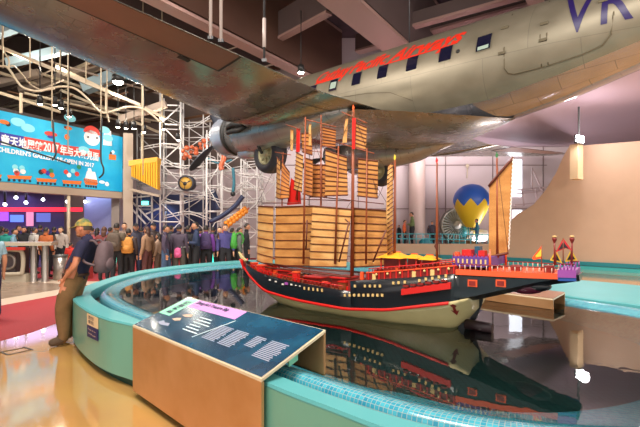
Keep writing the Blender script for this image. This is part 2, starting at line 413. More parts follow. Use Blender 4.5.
# small lamps on dark rods above the curved wall
# round lamp top right
p = at(468, 2, 19); t = thing('round_ceiling_lamp', 'round cream ring lamp at the top edge above the fuselage', 'lamp', tuple(p))
part(t, 'ring', MB().lathe([(.5, -.12), (.62, -.1), (.62, .1), (.5, .12), (.48, 0), (.5, -.12)], tuple(p), 24), m_pale2)
part(t, 'grille', MB().lathe([(.02, -.05), (.5, -.04)], tuple(p), 24), mat('lamp_grille', (.5, .45, .35), .4, emit=.6))
part(t, 'stem', MB().cyl(tuple(p), tuple(p+Vector((0, 0, .45))), .04), m_black)
# ================================================================== the pool basin
m_teal = mat('basin_teal', sr('#6fae9c'), .3, noise=.10, nscale=1.2, coat=.3)
m_rim = mat('rim_cyan', sr('#62b4b7'), .45, noise=.08, nscale=1.5, spec=.3)
m_trough = mat('trough_grey', sr('#6a5f5c'), .5, noise=.4, nscale=12)
WL = .58
OUT = [(-.35, 2.61), (.043, 2.24), (.45, 1.9), (1.1, 1.6), (1.9, 1.5), (2.9, 1.75), (3.9, 2.5), (4.9, 3.6), (5.6, 4.9), (5.55, 6.4), (5.0, 7.45), (3.95, 8.6), (2.9, 9.9), (1.5, 11.2), (0, 12.2), (-1.4, 12.6), (-2.29, 12.4), (-3.31, 11.2), (-3.95, 9.7), (-4.05, 8.5), (-3.92, 7.3), (-3.78, 6.67), (-3.58, 6.1), (-3.25, 5.55), (-2.72, 4.9), (-2.25, 4.43), (-1.70, 4.04), (-1.00, 3.36)]
INN = [(-.28, 2.72), (.08, 2.37), (.50, 2.04), (1.12, 1.76), (1.9, 1.68), (2.75, 1.92), (3.5, 2.6), (4.0, 3.5), (4.15, 4.4), (3.95, 5.15), (3.5, 5.85), (3.1, 7.0), (2.5, 8.6), (1.3, 10.1), (0, 11.2), (-1.3, 11.7), (-2.15, 11.6), (-3.0, 10.6), (-3.62, 9.4), (-3.75, 8.4), (-3.66, 7.3), (-3.55, 6.75), (-3.38, 6.2), (-3.06, 5.68), (-2.55, 5.04), (-2.1, 4.59), (-1.66, 4.13), (-1.0, 3.42)]
WAT = [(-.02, 2.92), (.30, 2.66), (.72, 2.36), (1.25, 2.18), (1.85, 2.16), (2.5, 2.36), (3.05, 2.85), (3.5, 3.55), (3.72, 4.3), (3.62, 4.95), (3.3, 5.65), (2.9, 6.8), (2.3, 8.3), (1.2, 9.8), (0, 10.8), (-1.2, 11.2), (-1.95, 11.05), (-2.75, 10.2), (-3.3, 9.2), (-3.46, 8.3), (-3.40, 7.4), (-3.28, 6.9), (-3.05, 6.35), (-2.75, 5.9), (-2.3, 5.35), (-1.85, 4.85), (-1.42, 4.42), (-.72, 3.62)]
NS = 6
def ring2(L, z): return [Vector((p.x, p.y, z)) for p in spline([(a, b, 0) for a, b in L], NS)]
oo, ii, ww = ring2(OUT, 0), ring2(INN, 0), ring2(WAT, 0)
def mix(A, B, t, z): return [Vector((a.x+(b.x-a.x)*t, a.y+(b.y-a.y)*t, z)) for a, b in zip(A, B)]
def band(rings, smooth=True):
    n = len(rings[0]); mb = MB()
    mb.v = [tuple(p) for g in rings for p in g]
    for i in range(len(rings)-1):
        for k in range(n): mb.f.append((i*n+k, i*n+(k+1) % n, (i+1)*n+(k+1) % n, (i+1)*n+k)); mb.m.append(0); mb.sm.append(smooth)
    return mb
basin = thing('pool_basin', 'large curved teal pool basin holding the model ship', 'basin', (0, 6.5, 0))
inset = [p.copy() for p in mix(oo, ii, .35, 0)]
part(basin, 'plinth', band([mix(oo, ii, .35, 0), mix(oo, ii, .35, .1)], False), mat('dark_green_plinth', sr('#12443c'), .4))
part(basin, 'outer_wall', band([mix(oo, ii, .35, .09), mix(oo, ii, 0, .09), mix(oo, ii, 0, .62)], False), m_teal)
part(basin, 'rim', band([mix(oo, ii, 0, .62), mix(oo, ii, -.02, .63), mix(oo, ii, .02, .65), mix(oo, ii, .98, .65), mix(oo, ii, 1, .64), mix(oo, ii, 1, .5)], False), m_rim)
part(basin, 'trough', band([mix(ii, ww, 0, .50), mix(ii, ww, .0, .46), mix(ii, ww, .32, .46)], False), m_trough)
# the mosaic roll between trough and water
m_mosaic = bpy.data.materials.new('blue_mosaic'); m_mosaic.use_nodes = True
N_, L_, B_ = nodes_of(m_mosaic)
def tile_nodes(N_, L_, B_, scale, c1, c2, grout, rough=.15):
    tc = N_.new('ShaderNodeTexCoord'); br = N_.new('ShaderNodeTexBrick'); br.offset = 0
    br.inputs['Scale'].default_value = scale; br.inputs['Brick Width'].default_value = 1; br.inputs['Row Height'].default_value = 1
    br.inputs['Mortar Size'].default_value = .07; br.inputs['Color1'].default_value = (*c1, 1); br.inputs['Color2'].default_value = (*c2, 1)
    br.inputs['Mortar'].default_value = (*grout, 1)
    L_.new(tc.outputs['UV'], br.inputs['Vector']); L_.new(br.outputs['Color'], B_.inputs['Base Color']); B_.inputs['Roughness'].default_value = rough
tile_nodes(N_, L_, B_, 1, sr('#4fb6c8'), sr('#2e93b0'), sr('#9fb7b4'))
prof = [(.30, .45), (.31, .57), (.34, .612), (.42, .632), (.5, .636), (.62, .63), (.75, .615), (.88, .595), (1.0, .575), (1.15, .53), (1.4, .48), (1.8, .44), (2.2, .42)]
rr = [mix(ii, ww, t, z) for t, z in prof]
mbm = band(rr)
roll = part(basin, 'mosaic_roll', mbm, m_mosaic)
def uv_ring(o, n, rings, cell):
    me = o.data; uv = me.uv_layers.new(name='UVMap')
    # rebuild lookups by nearest ring point position
    inv = wmat(o.parent).inverted()
    cum = [0.0]
    for k in range(n): cum.append(cum[-1]+(rings[0][(k+1) % n]-rings[0][k]).length)
    vv = [[0.0]*n]
    for i in range(1, len(rings)): vv.append([vv[-1][k]+(rings[i][k]-rings[i-1][k]).length for k in range(n)])
    pos = {}
    for i, g in enumerate(rings):
        for k, p in enumerate(g):
            q = inv @ p; pos[(round(q.x, 4), round(q.y, 4), round(q.z, 4))] = (k, i)
    for poly in me.polygons:
        ks = []
        for li in poly.loop_indices:
            c = me.vertices[me.loops[li].vertex_index].co
            ks.append(pos.get((round(c.x, 4), round(c.y, 4), round(c.z, 4)), (0, 0)))
        wrap = any(k == n-1 for k, _ in ks) and any(k == 0 for k, _ in ks)
        for li, (k, i) in zip(poly.loop_indices, ks):
            u = cum[n] if (wrap and k == 0) else cum[k]
            uv.data[li].uv = (u/cell, vv[i][k]/cell)
uv_ring(roll, len(ii), rr, .028)
# pool floor with tiles
m_tilefloor = bpy.data.materials.new('teal_floor_tiles'); m_tilefloor.use_nodes = True
N_, L_, B_ = nodes_of(m_tilefloor)
tile_nodes(N_, L_, B_, 1, sr('#35504e'), sr('#2f4745'), sr('#1f3331'), .3)
bf = MB(); ring = mix(ii, ww, 2.19, .42); bf.add(ring, [tuple(range(len(ring)))])
pf = part(basin, 'pool_floor', bf, m_tilefloor)
uv = pf.data.uv_layers.new(name='UVMap')
for l in pf.data.loops:
    c = pf.data.vertices[l.vertex_index].co; uv.data[l.index].uv = (c.x/.05, c.y/.05)
# water: clear sheet, mirror by Fresnel
m_water = bpy.data.materials.new('pool_water'); m_water.use_nodes = True
nt = m_water.node_tree; nt.nodes.clear()
out = nt.nodes.new('ShaderNodeOutputMaterial'); mx = nt.nodes.new('ShaderNodeMixShader')
tr_ = nt.nodes.new('ShaderNodeBsdfTransparent'); tr_.inputs[0].default_value = (.72, .86, .84, 1)
gl = nt.nodes.new('ShaderNodeBsdfGlossy'); gl.inputs['Roughness'].default_value = .012
fr = nt.nodes.new('ShaderNodeFresnel'); fr.inputs[0].default_value = 2.15
tcn = nt.nodes.new('ShaderNodeTexCoord'); nz = nt.nodes.new('ShaderNodeTexNoise'); nz.inputs['Scale'].default_value = 9
bp = nt.nodes.new('ShaderNodeBump'); bp.inputs['Strength'].default_value = .04; bp.inputs['Distance'].default_value = .01
nt.links.new(tcn.outputs['Object'], nz.inputs['Vector']); nt.links.new(nz.outputs[0], bp.inputs['Height'])
nt.links.new(bp.outputs[0], gl.inputs['Normal'])
nt.links.new(fr.outputs[0], mx.inputs[0]); nt.links.new(tr_.outputs[0], mx.inputs[1]); nt.links.new(gl.outputs[0], mx.inputs[2])
nt.links.new(mx.outputs[0], out.inputs[0])
wring = mix(ii, ww, 1.03, WL)
wo = solo('pool_water', MB().add(wring, [tuple(range(len(wring)))]), m_water, 'still clear water filling the teal basin around the ship', 'water', (0, 6.5, WL))
wo['kind'] = 'stuff'
# ------------------------------------------------------------------ info consoles
m_brass = mat('brushed_brass', sr('#dcaa7c'), .33, metal=.6, noise=.10, nscale=3, col2=sr('#cf9a68'))
m_brassin = m_brass
m_edge = mat('cream_edge', sr('#e3cfae'), .35)
def console(name, label, A, B, back, zf, zb, panel, thick=.02, leg=.57, legw=None):
    # A,B front top corners (xy); back: xy vector to the back edge
    A = Vector((*A, 0)); B = Vector((*B, 0)); K = Vector((*back, 0)); z = Vector((0, 0, 1))
    t = thing(name, label, 'information console', tuple(A))
    u = (B-A).normalized(); f = -K.normalized()
    part(t, 'front_panel', MB().prism([A+z*.07, B+z*.07, B+z*zf, A+z*zf], K.normalized()*thick), m_brass)
    part(t, 'back_panel', MB().prism([A+K+z*leg, B+K+z*leg, B+K+z*zb, A+K+z*zb], -K.normalized()*thick), m_brass)
    part(t, 'top_plate', MB().prism([A+z*zf, B+z*zf, B+K+z*zb, A+K+z*zb], (0, 0, .02)), m_edge)
    return t
cA, cB = (-1.765, 3.96), (-.355, 2.545); cK = (.395, .40)
con = console('information_console', 'brass information console with sloping dark blue panel bridging the near basin rim', cA, cB, cK, .665, .865, None)
A = Vector((*cA, 0)); B = Vector((*cB, 0)); K = Vector((*cK, 0)); zz = Vector((0, 0, 1))
def onpan(u, v, h=.0):   # u 0..1 along A->B, v 0..1 front to back
    return A+(B-A)*u+K*v+zz*(.665+.2*v+.021+h)
m_panel = mat('blue_panel_print', sr('#16506e'), .18, noise=.35, nscale=5, coat=.4, col2=sr('#0c3550'))
ML = (B-A).length; MW = math.hypot(K.length, .2)
pn = MB(); pn.add([onpan(.006, .015, .003), onpan(.994, .015, .003), onpan(.994, .985, .003), onpan(.006, .985, .003)], [(0, 1, 2, 3)])
panp = part(con, 'printed_panel', pn, m_panel)
def panquad(nm, u0, u1, v0, v1, m_, lab=None, h=.0055):
    return part(panp, nm, MB().add([onpan(u0, v0, h), onpan(u1, v0, h), onpan(u1, v1, h), onpan(u0, v1, h)], [(0, 1, 2, 3)]), m_, label=lab)
m_mint = mat('mint_print', sr('#8fe0bb'), .4); m_lilac = mat('lilac_print', sr('#c98cd2'), .4)
m_whitep = mat('white_print', sr('#d8e4e6'), .4); m_greyp = mat('grey_lilac_print', sr('#9aa0b4'), .4); m_ink = mat('ink_print', sr('#1d1f4a'), .4)
panquad('title_strip', .015, .13, .42, .97, m_mint, 'mint green title strip')
panquad('title_strip', .13, .54, .74, .97, m_lilac, 'lilac title strip')
def lettering(parent, nm, body, o, ux, uy, size, m_, shear=0, width=None, bold=0, space=1, h=.0):
    mb = text_mb(body, size, shear, width=width, bold=bold, space=space)
    ux, uy = Vector(ux).normalized(), Vector(uy).normalized(); n = ux.cross(uy); o = Vector(o)
    mb.v = [tuple(o+ux*v[0]+uy*v[1]+n*(v[2]+h)) for v in mb.v]
    return part(parent, nm, mb, m_)
ux = (B-A); uy = K+zz*.2
# text on the consoles faces outward readers standing at the front
lettering(panp, 'lettering', "Zheng He's Treasure Ship", onpan(.15, .86, .008), ux, uy, .065, m_ink, width=.56, bold=.002)
lettering(panp, 'lettering', "Information", onpan(.15, .79, .008), ux, uy, .026, m_ink)
lettering(panp, 'lettering', "鄭和寶船", onpan(.105, .47, .008), uy, -ux, .11, m_ink, width=.24, bold=.002)
for k in range(6):
    panquad('text_line', .33+.004*k, .33+.02*((k*7) % 3)+.10, .58-.065*k, .60-.065*k, m_whitep)
rn = random.Random(3)
for (u0, u1) in ((.52, .62), (.635, .73), (.765, .83), (.855, .955)):
    for k in range(12 if u0 != .765 else 8):
        panquad('text_line', u0, u1-rn.random()*.015, .55-.028*k-.006, .55-.028*k+.009, m_greyp)
def pshape(pts, m_, nm='ship_drawing'):
    part(panp, nm, MB().add([onpan(*(q_ if nm == 'route_line' else (q_[0]+.05, q_[1]-.14)), .0058) for q_ in pts], [tuple(range(len(pts)))]), m_)
pshape([(.08, .36), (.13, .33), (.19, .36), (.17, .42), (.13, .40), (.10, .44)], m_greyp)
pshape([(.13, .52), (.17, .50), (.20, .54), (.18, .60), (.15, .57)], mat('sand_print', sr('#c9a58d'), .4))
pshape([(.15, .66), (.19, .64), (.23, .68), (.21, .74), (.17, .70)], MATS['sand_print'])
pshape([(.47, .18), (.476, .18), (.56, .72), (.554, .72)], m_whitep, 'route_line')
part(con, 'mint_bracket', MB().prism([onpan(.955, .52, -.03), onpan(.955, .66, -.03), onpan(.955, .66, -.03)-zz*.09, onpan(.955, .52, -.03)-zz*.09], (B-A).normalized()*.01), m_mint)
# second console on the far right rim
con2 = console('information_console', 'plain brown information console over the far rim behind the stern', (3.28, 5.62), (2.45, 6.62), (-.38, -.40), .72, .70, None, leg=.585)
part(con2, 'display_top', MB().prism([(3.27, 5.61, .741), (2.44, 6.61, .741), (2.07, 6.22, .721), (2.90, 5.22, .721)], (0, 0, .004)), mat('brown_top', sr('#a5765c'), .3))
# sign on the outer wall
m_signc = mat('cream_sign', sr('#ecd0a4'), .5); m_navy = mat('navy_sign', sr('#1f2560'), .5)
def wallpt(px, py):      # point on outer wall near (px,py): intersect with the outline
    best = None
    for a, b in zip(oo, oo[1:]+oo[:1]):
        fa = CXP+FPX*a.x/a.y; fb = CXP+FPX*b.x/b.y
        if min(fa, fb) <= px <= max(fa, fb) and fa != fb:
            q = a.lerp(b, (px-fa)/(fb-fa))
            if best is None or q.y < best.y: best = q
    n = Vector((-best.x*0-.55, -.83, 0)).normalized()*.008
    return Vector((best.x, best.y, EYE-(py-HOR)*best.y/FPX))+n
a, b = wallpt(88.2, 313), wallpt(99, 318)
a2, b2 = wallpt(88.2, 336), wallpt(99, 341)
sg = thing('wall_sign', 'small cream and navy notice on the outer wall of the basin', 'sign', tuple(a2))
def q4(a, b, t0, t1): return [a.lerp(a2, t0), b.lerp(b2, t0), b.lerp(b2, t1), a.lerp(a2, t1)]
part(sg, 'upper_plate', MB().prism(q4(a, b, 0, .48), (-.003, -.004, 0)), m_signc)
part(sg, 'lower_plate', MB().prism(q4(a, b, .48, 1), (-.003, -.004, 0)), m_navy)
for t0, s, m_ in ((.18, '請勿', m_ink), (.38, '攀爬', m_ink), (.66, 'Please do not', m_signc), (.84, 'climb over', m_signc)):
    o_ = a.lerp(a2, t0).lerp(b.lerp(b2, t0), .15)+Vector((-.006, -.008, 0))
    lettering(sg, 'lettering', s, o_, b-a, Vector((0, 0, 1)), .045 if len(s) < 4 else .024, m_, width=(b-a).length*(.5 if len(s) < 4 else .7))
# ================================================================== the hanging airliner
def metal_panel(name, col, rough, metal, sx, sy, var=.12, line=.55, bump=.02):
    m = bpy.data.materials.new(name); m.use_nodes = True; MATS[name] = m
    N_, L_, B_ = nodes_of(m)
    tc = N_.new('ShaderNodeTexCoord'); br = N_.new('ShaderNodeTexBrick'); br.offset = .5
    br.inputs['Scale'].default_value = 1; br.inputs['Brick Width'].default_value = sx; br.inputs['Row Height'].default_value = sy
    br.inputs['Mortar Size'].default_value = .008; br.inputs['Mortar Smooth'].default_value = .1
    br.inputs['Color1'].default_value = (*col, 1); br.inputs['Color2'].default_value = (*[c*(1-var) for c in col], 1)
    br.inputs['Mortar'].default_value = (*[c*line for c in col], 1)
    L_.new(tc.outputs['UV'], br.inputs['Vector'])
    nz = N_.new('ShaderNodeTexNoise'); nz.inputs['Scale'].default_value = 2.2; nz.inputs['Detail'].default_value = 6
    L_.new(tc.outputs['Object'], nz.inputs['Vector'])
    mx = N_.new('ShaderNodeMix'); mx.data_type = 'RGBA'; mx.blend_type = 'MULTIPLY'; mx.inputs[0].default_value = .4
    rp = N_.new('ShaderNodeValToRGB'); rp.color_ramp.elements[0].position = .3; rp.color_ramp.elements[1].position = .7
    rp.color_ramp.elements[0].color = (.62, .60, .55, 1); rp.color_ramp.elements[1].color = (1, 1, 1, 1)
    L_.new(nz.outputs[0], rp.inputs[0]); L_.new(br.outputs['Color'], mx.inputs[6]); L_.new(rp.outputs[0], mx.inputs[7])
    L_.new(mx.outputs[2], B_.inputs['Base Color'])
    B_.inputs['Metallic'].default_value = metal
    rr_ = N_.new('ShaderNodeMapRange'); rr_.inputs['To Min'].default_value = rough*.7; rr_.inputs['To Max'].default_value = rough*1.4
    L_.new(nz.outputs[0], rr_.inputs[0]); L_.new(rr_.outputs[0], B_.inputs['Roughness'])
    n2 = N_.new('ShaderNodeTexNoise'); n2.inputs['Scale'].default_value = 1.4; n2.inputs['Detail'].default_value = 3
    L_.new(tc.outputs['Object'], n2.inputs['Vector'])
    bp = N_.new('ShaderNodeBump'); bp.inputs['Strength'].default_value = bump*10; bp.inputs['Distance'].default_value = .02
    L_.new(n2.outputs[0], bp.inputs['Height']); L_.new(bp.outputs[0], B_.inputs['Normal'])
    return m
m_fus = metal_panel('fuselage_aluminium', sr('#8e8674'), .42, .45, 2.0, 1.15, var=.06, line=.75)
m_belly = metal_panel('polished_belly', sr('#aeb0c0'), .14, .8, 1.0, .5, bump=.06)
m_wing = metal_panel('wing_aluminium', sr('#a39f94'), .25, .8, .9, .55, bump=.06)
m_ail = mat('aileron_fabric', sr('#8a6554'), .5, metal=.2, noise=.10, nscale=2)
m_gap = mat('dark_gap', (.012, .012, .012), .6)
m_redlet = mat('red_lettering', sr('#e0301c'), .4); m_navlet = mat('violet_lettering', sr('#241752'), .4)
m_glassd = mat('dark_cabin_glass', sr('#15162c'), .08, spec=.8)
m_tyre = mat('tyre_rubber', sr('#2c2b33'), .55); m_hub = mat('cream_hub', sr('#b3ad86'), .4, metal=.3)
m_cowl = mat('pale_cowl', sr('#a9b0bd'), .25, metal=.6); m_nac = metal_panel('nacelle_aluminium', sr('#b4b2b2'), .28, .6, .6, .5)
m_blade = mat('propeller_blade', sr('#2a2e38'), .45, metal=.3)
m_brown2 = mat('wing_fillet', sr('#7d7868'), .3, metal=.8)
PO = Vector((2.017, 13.705, 5.802)); PE = (math.radians(.27), -math.radians(2.913), math.radians(133.47))
air = thing('airliner', 'vintage twin-engine metal airliner hanging above the ship', 'aircraft', PO, rot=PE)
def ap(nm, mb, m_, par=None, lab=None): return part(par or air, nm, mb, m_, world=False, label=lab)
FS0 = [(6.62, .05, .05, -.28), (6.5, .30, .30, -.27), (6.2, .56, .55, -.24), (5.6, .84, .85, -.15), (4.9, 1.03, 1.12, -.03), (4.0, 1.16, 1.24, 0), (3, 1.2, 1.25, 0), (1, 1.2, 1.25, 0), (-2, 1.2, 1.25, 0), (-4, 1.19, 1.20, .04), (-5.5, 1.12, 1.02, .19), (-7, .99, .78, .40), (-9, .74, .62, .54), (-11, .46, .45, .66), (-12.6, .2, .24, .74), (-13.1, .04, .06, .76)]
FS = [(a, w*1.08, h*1.10, z+.04) for a, w, h, z in FS0]
def fs(a):
    for (a0, w0, h0, z0), (a1, w1, h1, z1) in zip(FS, FS[1:]):
        if a1 <= a <= a0:
            t = (a0-a)/(a0-a1); return w0+(w1-w0)*t, h0+(h1-h0)*t, z0+(z1-z0)*t
    return FS[-1][1:]
def surf(a, th, off=0):
    w, h, z = fs(a); return Vector((a, (w+off)*math.cos(th), z+(h+off)*math.sin(th)))
def add_uv(o, fn):
    me = o.data; uv = me.uv_layers.new(name='UVMap')
    for l in me.loops: uv.data[l.index].uv = fn(me.vertices[l.vertex_index].co)
aa = []
for (a0, *_), (a1, *_) in zip(FS, FS[1:]):
    n = max(1, int(round((a0-a1)/.5)))
    aa += [a0+(a1-a0)*k/n for k in range(n)]
aa.append(-13.1)
BT = math.radians(-47)
def fus_patch(t0, t1, n): return [[surf(a, t0+(t1-t0)*k/n) for k in range(n+1)] for a in aa]
body = ap('fuselage', MB().loft(fus_patch(BT, PI-BT, 44), closed=False), m_fus)
add_uv(body, lambda c: (c.x, math.atan2(c.z, c.y)*1.2))
belly = ap('belly', MB().loft(fus_patch(PI-BT, 2*PI+BT, 20), closed=False), m_belly, lab='polished mirror-like belly')
add_uv(belly, lambda c: (c.x, math.atan2(c.z, -c.y)*1.2))
def strip(pts, w=.02, off=.006):      # line on fuselage: pts (a, z)
    mb = MB(); P = []
    for a, z in pts:
        W_, H_, Z_ = fs(a); th = math.asin(max(-1, min(1, (z-Z_)/H_))); P.append(surf(a, th, off))
    mb.tube(P, w/2, 4); return mb
for k in range(-2, 5):
    a = -1.0*k; mb = MB(); R0 = []
    th0, th1 = math.asin(.12/1.375), math.asin(.50/1.375)
    hw = .17
    def patchw(hw, t0, t1, off): return [[surf(a+hw*s, t0+(t1-t0)*j/4, off) for j in range(5)] for s in (1, 0, -1)]
    fr_ = ap('window_frame', MB().loft(patchw(hw+.03, th0-.03, th1+.03, .004), closed=False), mat('window_frame_metal', sr('#8f8874'), .3, metal=.6))
    ap('glass', MB().loft(patchw(hw, th0, th1, .010), closed=False), m_glassd, fr_)
    if k in (-1, 4):  # pale blind over part of the pane on two windows
        ap('window_blind', MB().loft([[surf(a+hw*s*.85, th0+(th1-th0)*j, .014) for j in ((.05, .28) if k == 4 else (.2, .75))] for s in (.9, 0, -.9)], closed=False), mat('pale_blind_cloth', sr('#9fb2a6'), .3), fr_, lab='pale blind')
# the same windows on the far side
def slice_mb(mb, step=.05):
    bm = bmesh.new(); vs = [bm.verts.new(v) for v in mb.v]
    for f in mb.f:
        try: bm.faces.new([vs[i] for i in f])
        except ValueError: pass
    y = min(v[1] for v in mb.v)+step; y1 = max(v[1] for v in mb.v)
    while y < y1:
        bmesh.ops.bisect_plane(bm, geom=bm.verts[:]+bm.edges[:]+bm.faces[:], plane_co=(0, y, 0), plane_no=(0, 1, 0)); y += step
    bm.verts.index_update(); out = MB(); out.add([v.co for v in bm.verts], [[v.index for v in f.verts] for f in bm.faces]); bm.free(); return out
def wrap_text(nm, body_, a0, z0, size, shear, m_, width=None, bold=0, slope=0, space=1):
    mb = slice_mb(text_mb(body_, size, shear, width=width, bold=bold, space=space))
    # subdivide long faces is unnecessary: glyph triangles are small against the curvature
    vs = []
    for x, y, z in mb.v:
        a = a0-x; W_, H_, Z_ = fs(a); th = math.asin(max(-.999, min(.999, (z0+slope*x-Z_)/H_)))+y/H_
        vs.append(tuple(surf(a, th, .008)))
    mb.v = vs; return ap(nm, mb, m_)
wrap_text('lettering', 'Cathay', 1.95, .60, .66, .45, m_redlet, width=1.6, bold=.02)
wrap_text('lettering', 'Pacific', .40, .60, .66, .45, m_redlet, width=1.5, bold=.02)
wrap_text('lettering', 'Airways', -1.10, .60, .66, .45, m_redlet, width=2.35, bold=.02)
def swash(a0, a1, z0, z1, w):
    n = 12; rings = []
    for i in range(n+1):
        a = a0+(a1-a0)*i/n; z = z0+(z1-z0)*i/n; ww_ = w*(.25+.75*math.sin(PI*min(1, .15+i/n*.8)))
        W_, H_, Z_ = fs(a); t_ = math.asin((z-Z_)/H_); rings.append([surf(a, t_-ww_/2, .009), surf(a, t_+ww_/2, .009)])
    ap('lettering_underline', MB().loft(rings, closed=False), m_redlet)
swash(1.95, .55, .57, .59, .04); swash(-1.0, -3.3, .56, .58, .04)
wrap_text('registration_lettering', 'V', -5.66, .12, 1.25, 0, m_navlet, width=.56, bold=.01)
wrap_text('registration_lettering', 'R', -6.34, .16, 1.25, 0, m_navlet, width=.52, bold=.01)
m_line = mat('panel_line', sr('#5f5642'), .5, metal=.4)
ap('door_outline', strip([(-4.5, 1.0), (-4.5, .1), (-4.5, -.32), (-4.56, -.42), (-4.7, -.46), (-5.4, -.40), (-6.0, -.30), (-6.35, -.2), (-6.5, -.05), (-6.55, .3), (-6.55, .9)], .034), m_line)
ap('door_outline', strip([(-5.25, 1.1), (-5.25, .2), (-5.25, -.41)], .03), m_line)
ap('door_outline', strip([(-5.38, 1.1), (-5.38, .2), (-5.38, -.40)], .03), m_line)
ap('seam', strip([(2.5, -.2), (1.5, -.1), (.5, -.12), (-.5, -.18), (-1.3, -.3), (-2.0, -.62)], .018), m_line)
for (a, z) in ((-4.45, .62), (-4.45, .02), (-5.31, .45), (-5.31, .1), (-6.35, .62)):
    w_, h_, z_ = fs(a); th = math.asin((z-z_)/h_)
    ap('door_hinge', MB().box(surf(a, th, .015), (.16, .03, .06)), m_line)
ap('door_handle', MB().tube([surf(-6.2, .55, .03), surf(-6.35, .56, .05), surf(-6.45, .5, .03)], .022, 6), m_line)
ap('static_port', MB().lathe([(.001, .0), (.05, 0), (.05, .012), (.001, .012)], surf(-3.35, math.asin(.2), .0), 12, R=Matrix.Rotation(-PI/2, 3, 'X')), m_gap)
# ---- wings
LE0, TE0 = 2.717, -1.643
def sect(y, n=14):
    s = abs(y)
    if s <= 4.3: le, te, z, th = LE0, TE0, -1.0, .15
    else:
        le = LE0-.277*(s-4.3); te = TE0; z = -1.0+.09*(s-4.3); th = .15-.006*(s-4.3)
    if s > 12.9:
        k = math.sqrt(max(0, 1-((s-12.9)/1.55)**2)); mid = te+.45*(le-te); le = mid+(le-mid)*k; te = mid+(te-mid)*k; th *= (.4+.6*k)
    c = max(.02, le-te); P = []
    for i in range(n+1):      # upper, from TE to LE
        x = .5*(1+math.cos(PI*i/n)); t = 5*th*(.2969*math.sqrt(x)-.126*x-.3516*x*x+.2843*x**3-.1036*x**4)
        P.append(Vector((le-c*x, y, z+c*(t*1.25))))
    for i in range(1, n):
        x = .5*(1-math.cos(PI*i/n)); t = 5*th*(.2969*math.sqrt(x)-.126*x-.3516*x*x+.2843*x**3-.1036*x**4)
        P.append(Vector((le-c*x, y, z-c*t*.72)))
    return P
def lower(x, y, off=.0):      # point on lower surface at chord fraction x
    s = abs(y)
    le, te, z, th = (LE0, TE0, -1.0, .15) if s <= 4.3 else (LE0-.277*(s-4.3), TE0, -1.0+.09*(s-4.3), .15-.006*(s-4.3))
    c = le-te; t = 5*th*(.2969*math.sqrt(x)-.126*x-.3516*x*x+.2843*x**3-.1036*x**4)
    return Vector((le-c*x, y, z-c*t*.72-off))
def wing(nm, ys, lab=None):
    w = ap(nm, MB().loft([sect(y) for y in ys], cap=True), m_wing, lab=lab); add_uv(w, lambda c: (c.y, c.x)); return w
ap('wing_centre_section', MB().loft([sect(y) for y in (-4.3, -3, -1.5, 0, 1.5, 3, 4.3)], cap=True), m_wing)
add_uv(air.children[-1], lambda c: (c.y, c.x))
yo = [4.3, 5.5, 7, 8.5, 10, 11.5, 12.9, 13.3, 13.7, 14.0, 14.25, 14.4]
wl = wing('outer_wing', yo); wr = wing('outer_wing', [-y for y in yo])
for s in (1, -1):
    ap('wing_joint_band', MB().loft([[lower(.02+.96*i/16, s*(4.3+d), .012) for i in range(17)] for d in (-.05, .05)], closed=False), m_brown2)
# aileron and flap on the underside
def under_patch(nm, y0, y1, x0, x1, m_, off=.01, par=None, lab=None, n=8):
    g = [[lower(x0+(x1-x0)*j/6, y0+(y1-y0)*i/n, off) for j in range(7)] for i in range(n+1)]
    return ap(nm, MB().loft(g, closed=False), m_, par, lab)
for s in (1, -1):
    under_patch('aileron', s*6.42, s*12.6, .775, .995, m_ail, .012, lab='matt brown fabric aileron')
    under_patch('aileron_gap', s*6.38, s*12.64, .766, .777, m_gap, .014)
    under_patch('aileron_gap', s*6.37, s*6.42, .768, .995, m_gap, .014, n=1)
    under_patch('access_panel_edge', s*7.0, s*7.25, .72, .76, m_gap, .013, n=1)
    under_patch('flap_gap', s*1.3, s*4.25, .80, .805, m_gap, .012)
for s in (1, -1):
    g = []
    for k in range(13):
        u = k/12; a = .6-4.9*u
        yo_ = 2.9-.15*u if u < .4 else 2.84*(1-((u-.4)/.6)**1.15)+.02
        zt = -1.03-.30*(u if u > .4 else .4)
        row = []
        for q in range(7):
            v = q/6; yy = s*yo_*v; w_, h_, z_ = fs(a); zb = z_-h_-.012
            zz_o = -1.26+.16*min(1, u/.42)+(.0 if u < .42 else -.12*(u-.42)/.58)
            row.append(Vector((a, yy, zb+(zz_o-zb)*(v**1.6))))
        g.append(row)
    fl_ = ap('wing_root_fillet', MB().loft(g, closed=False), m_wing, lab='polished fillet under the wing root'); add_uv(fl_, lambda c: (c.y, c.x))
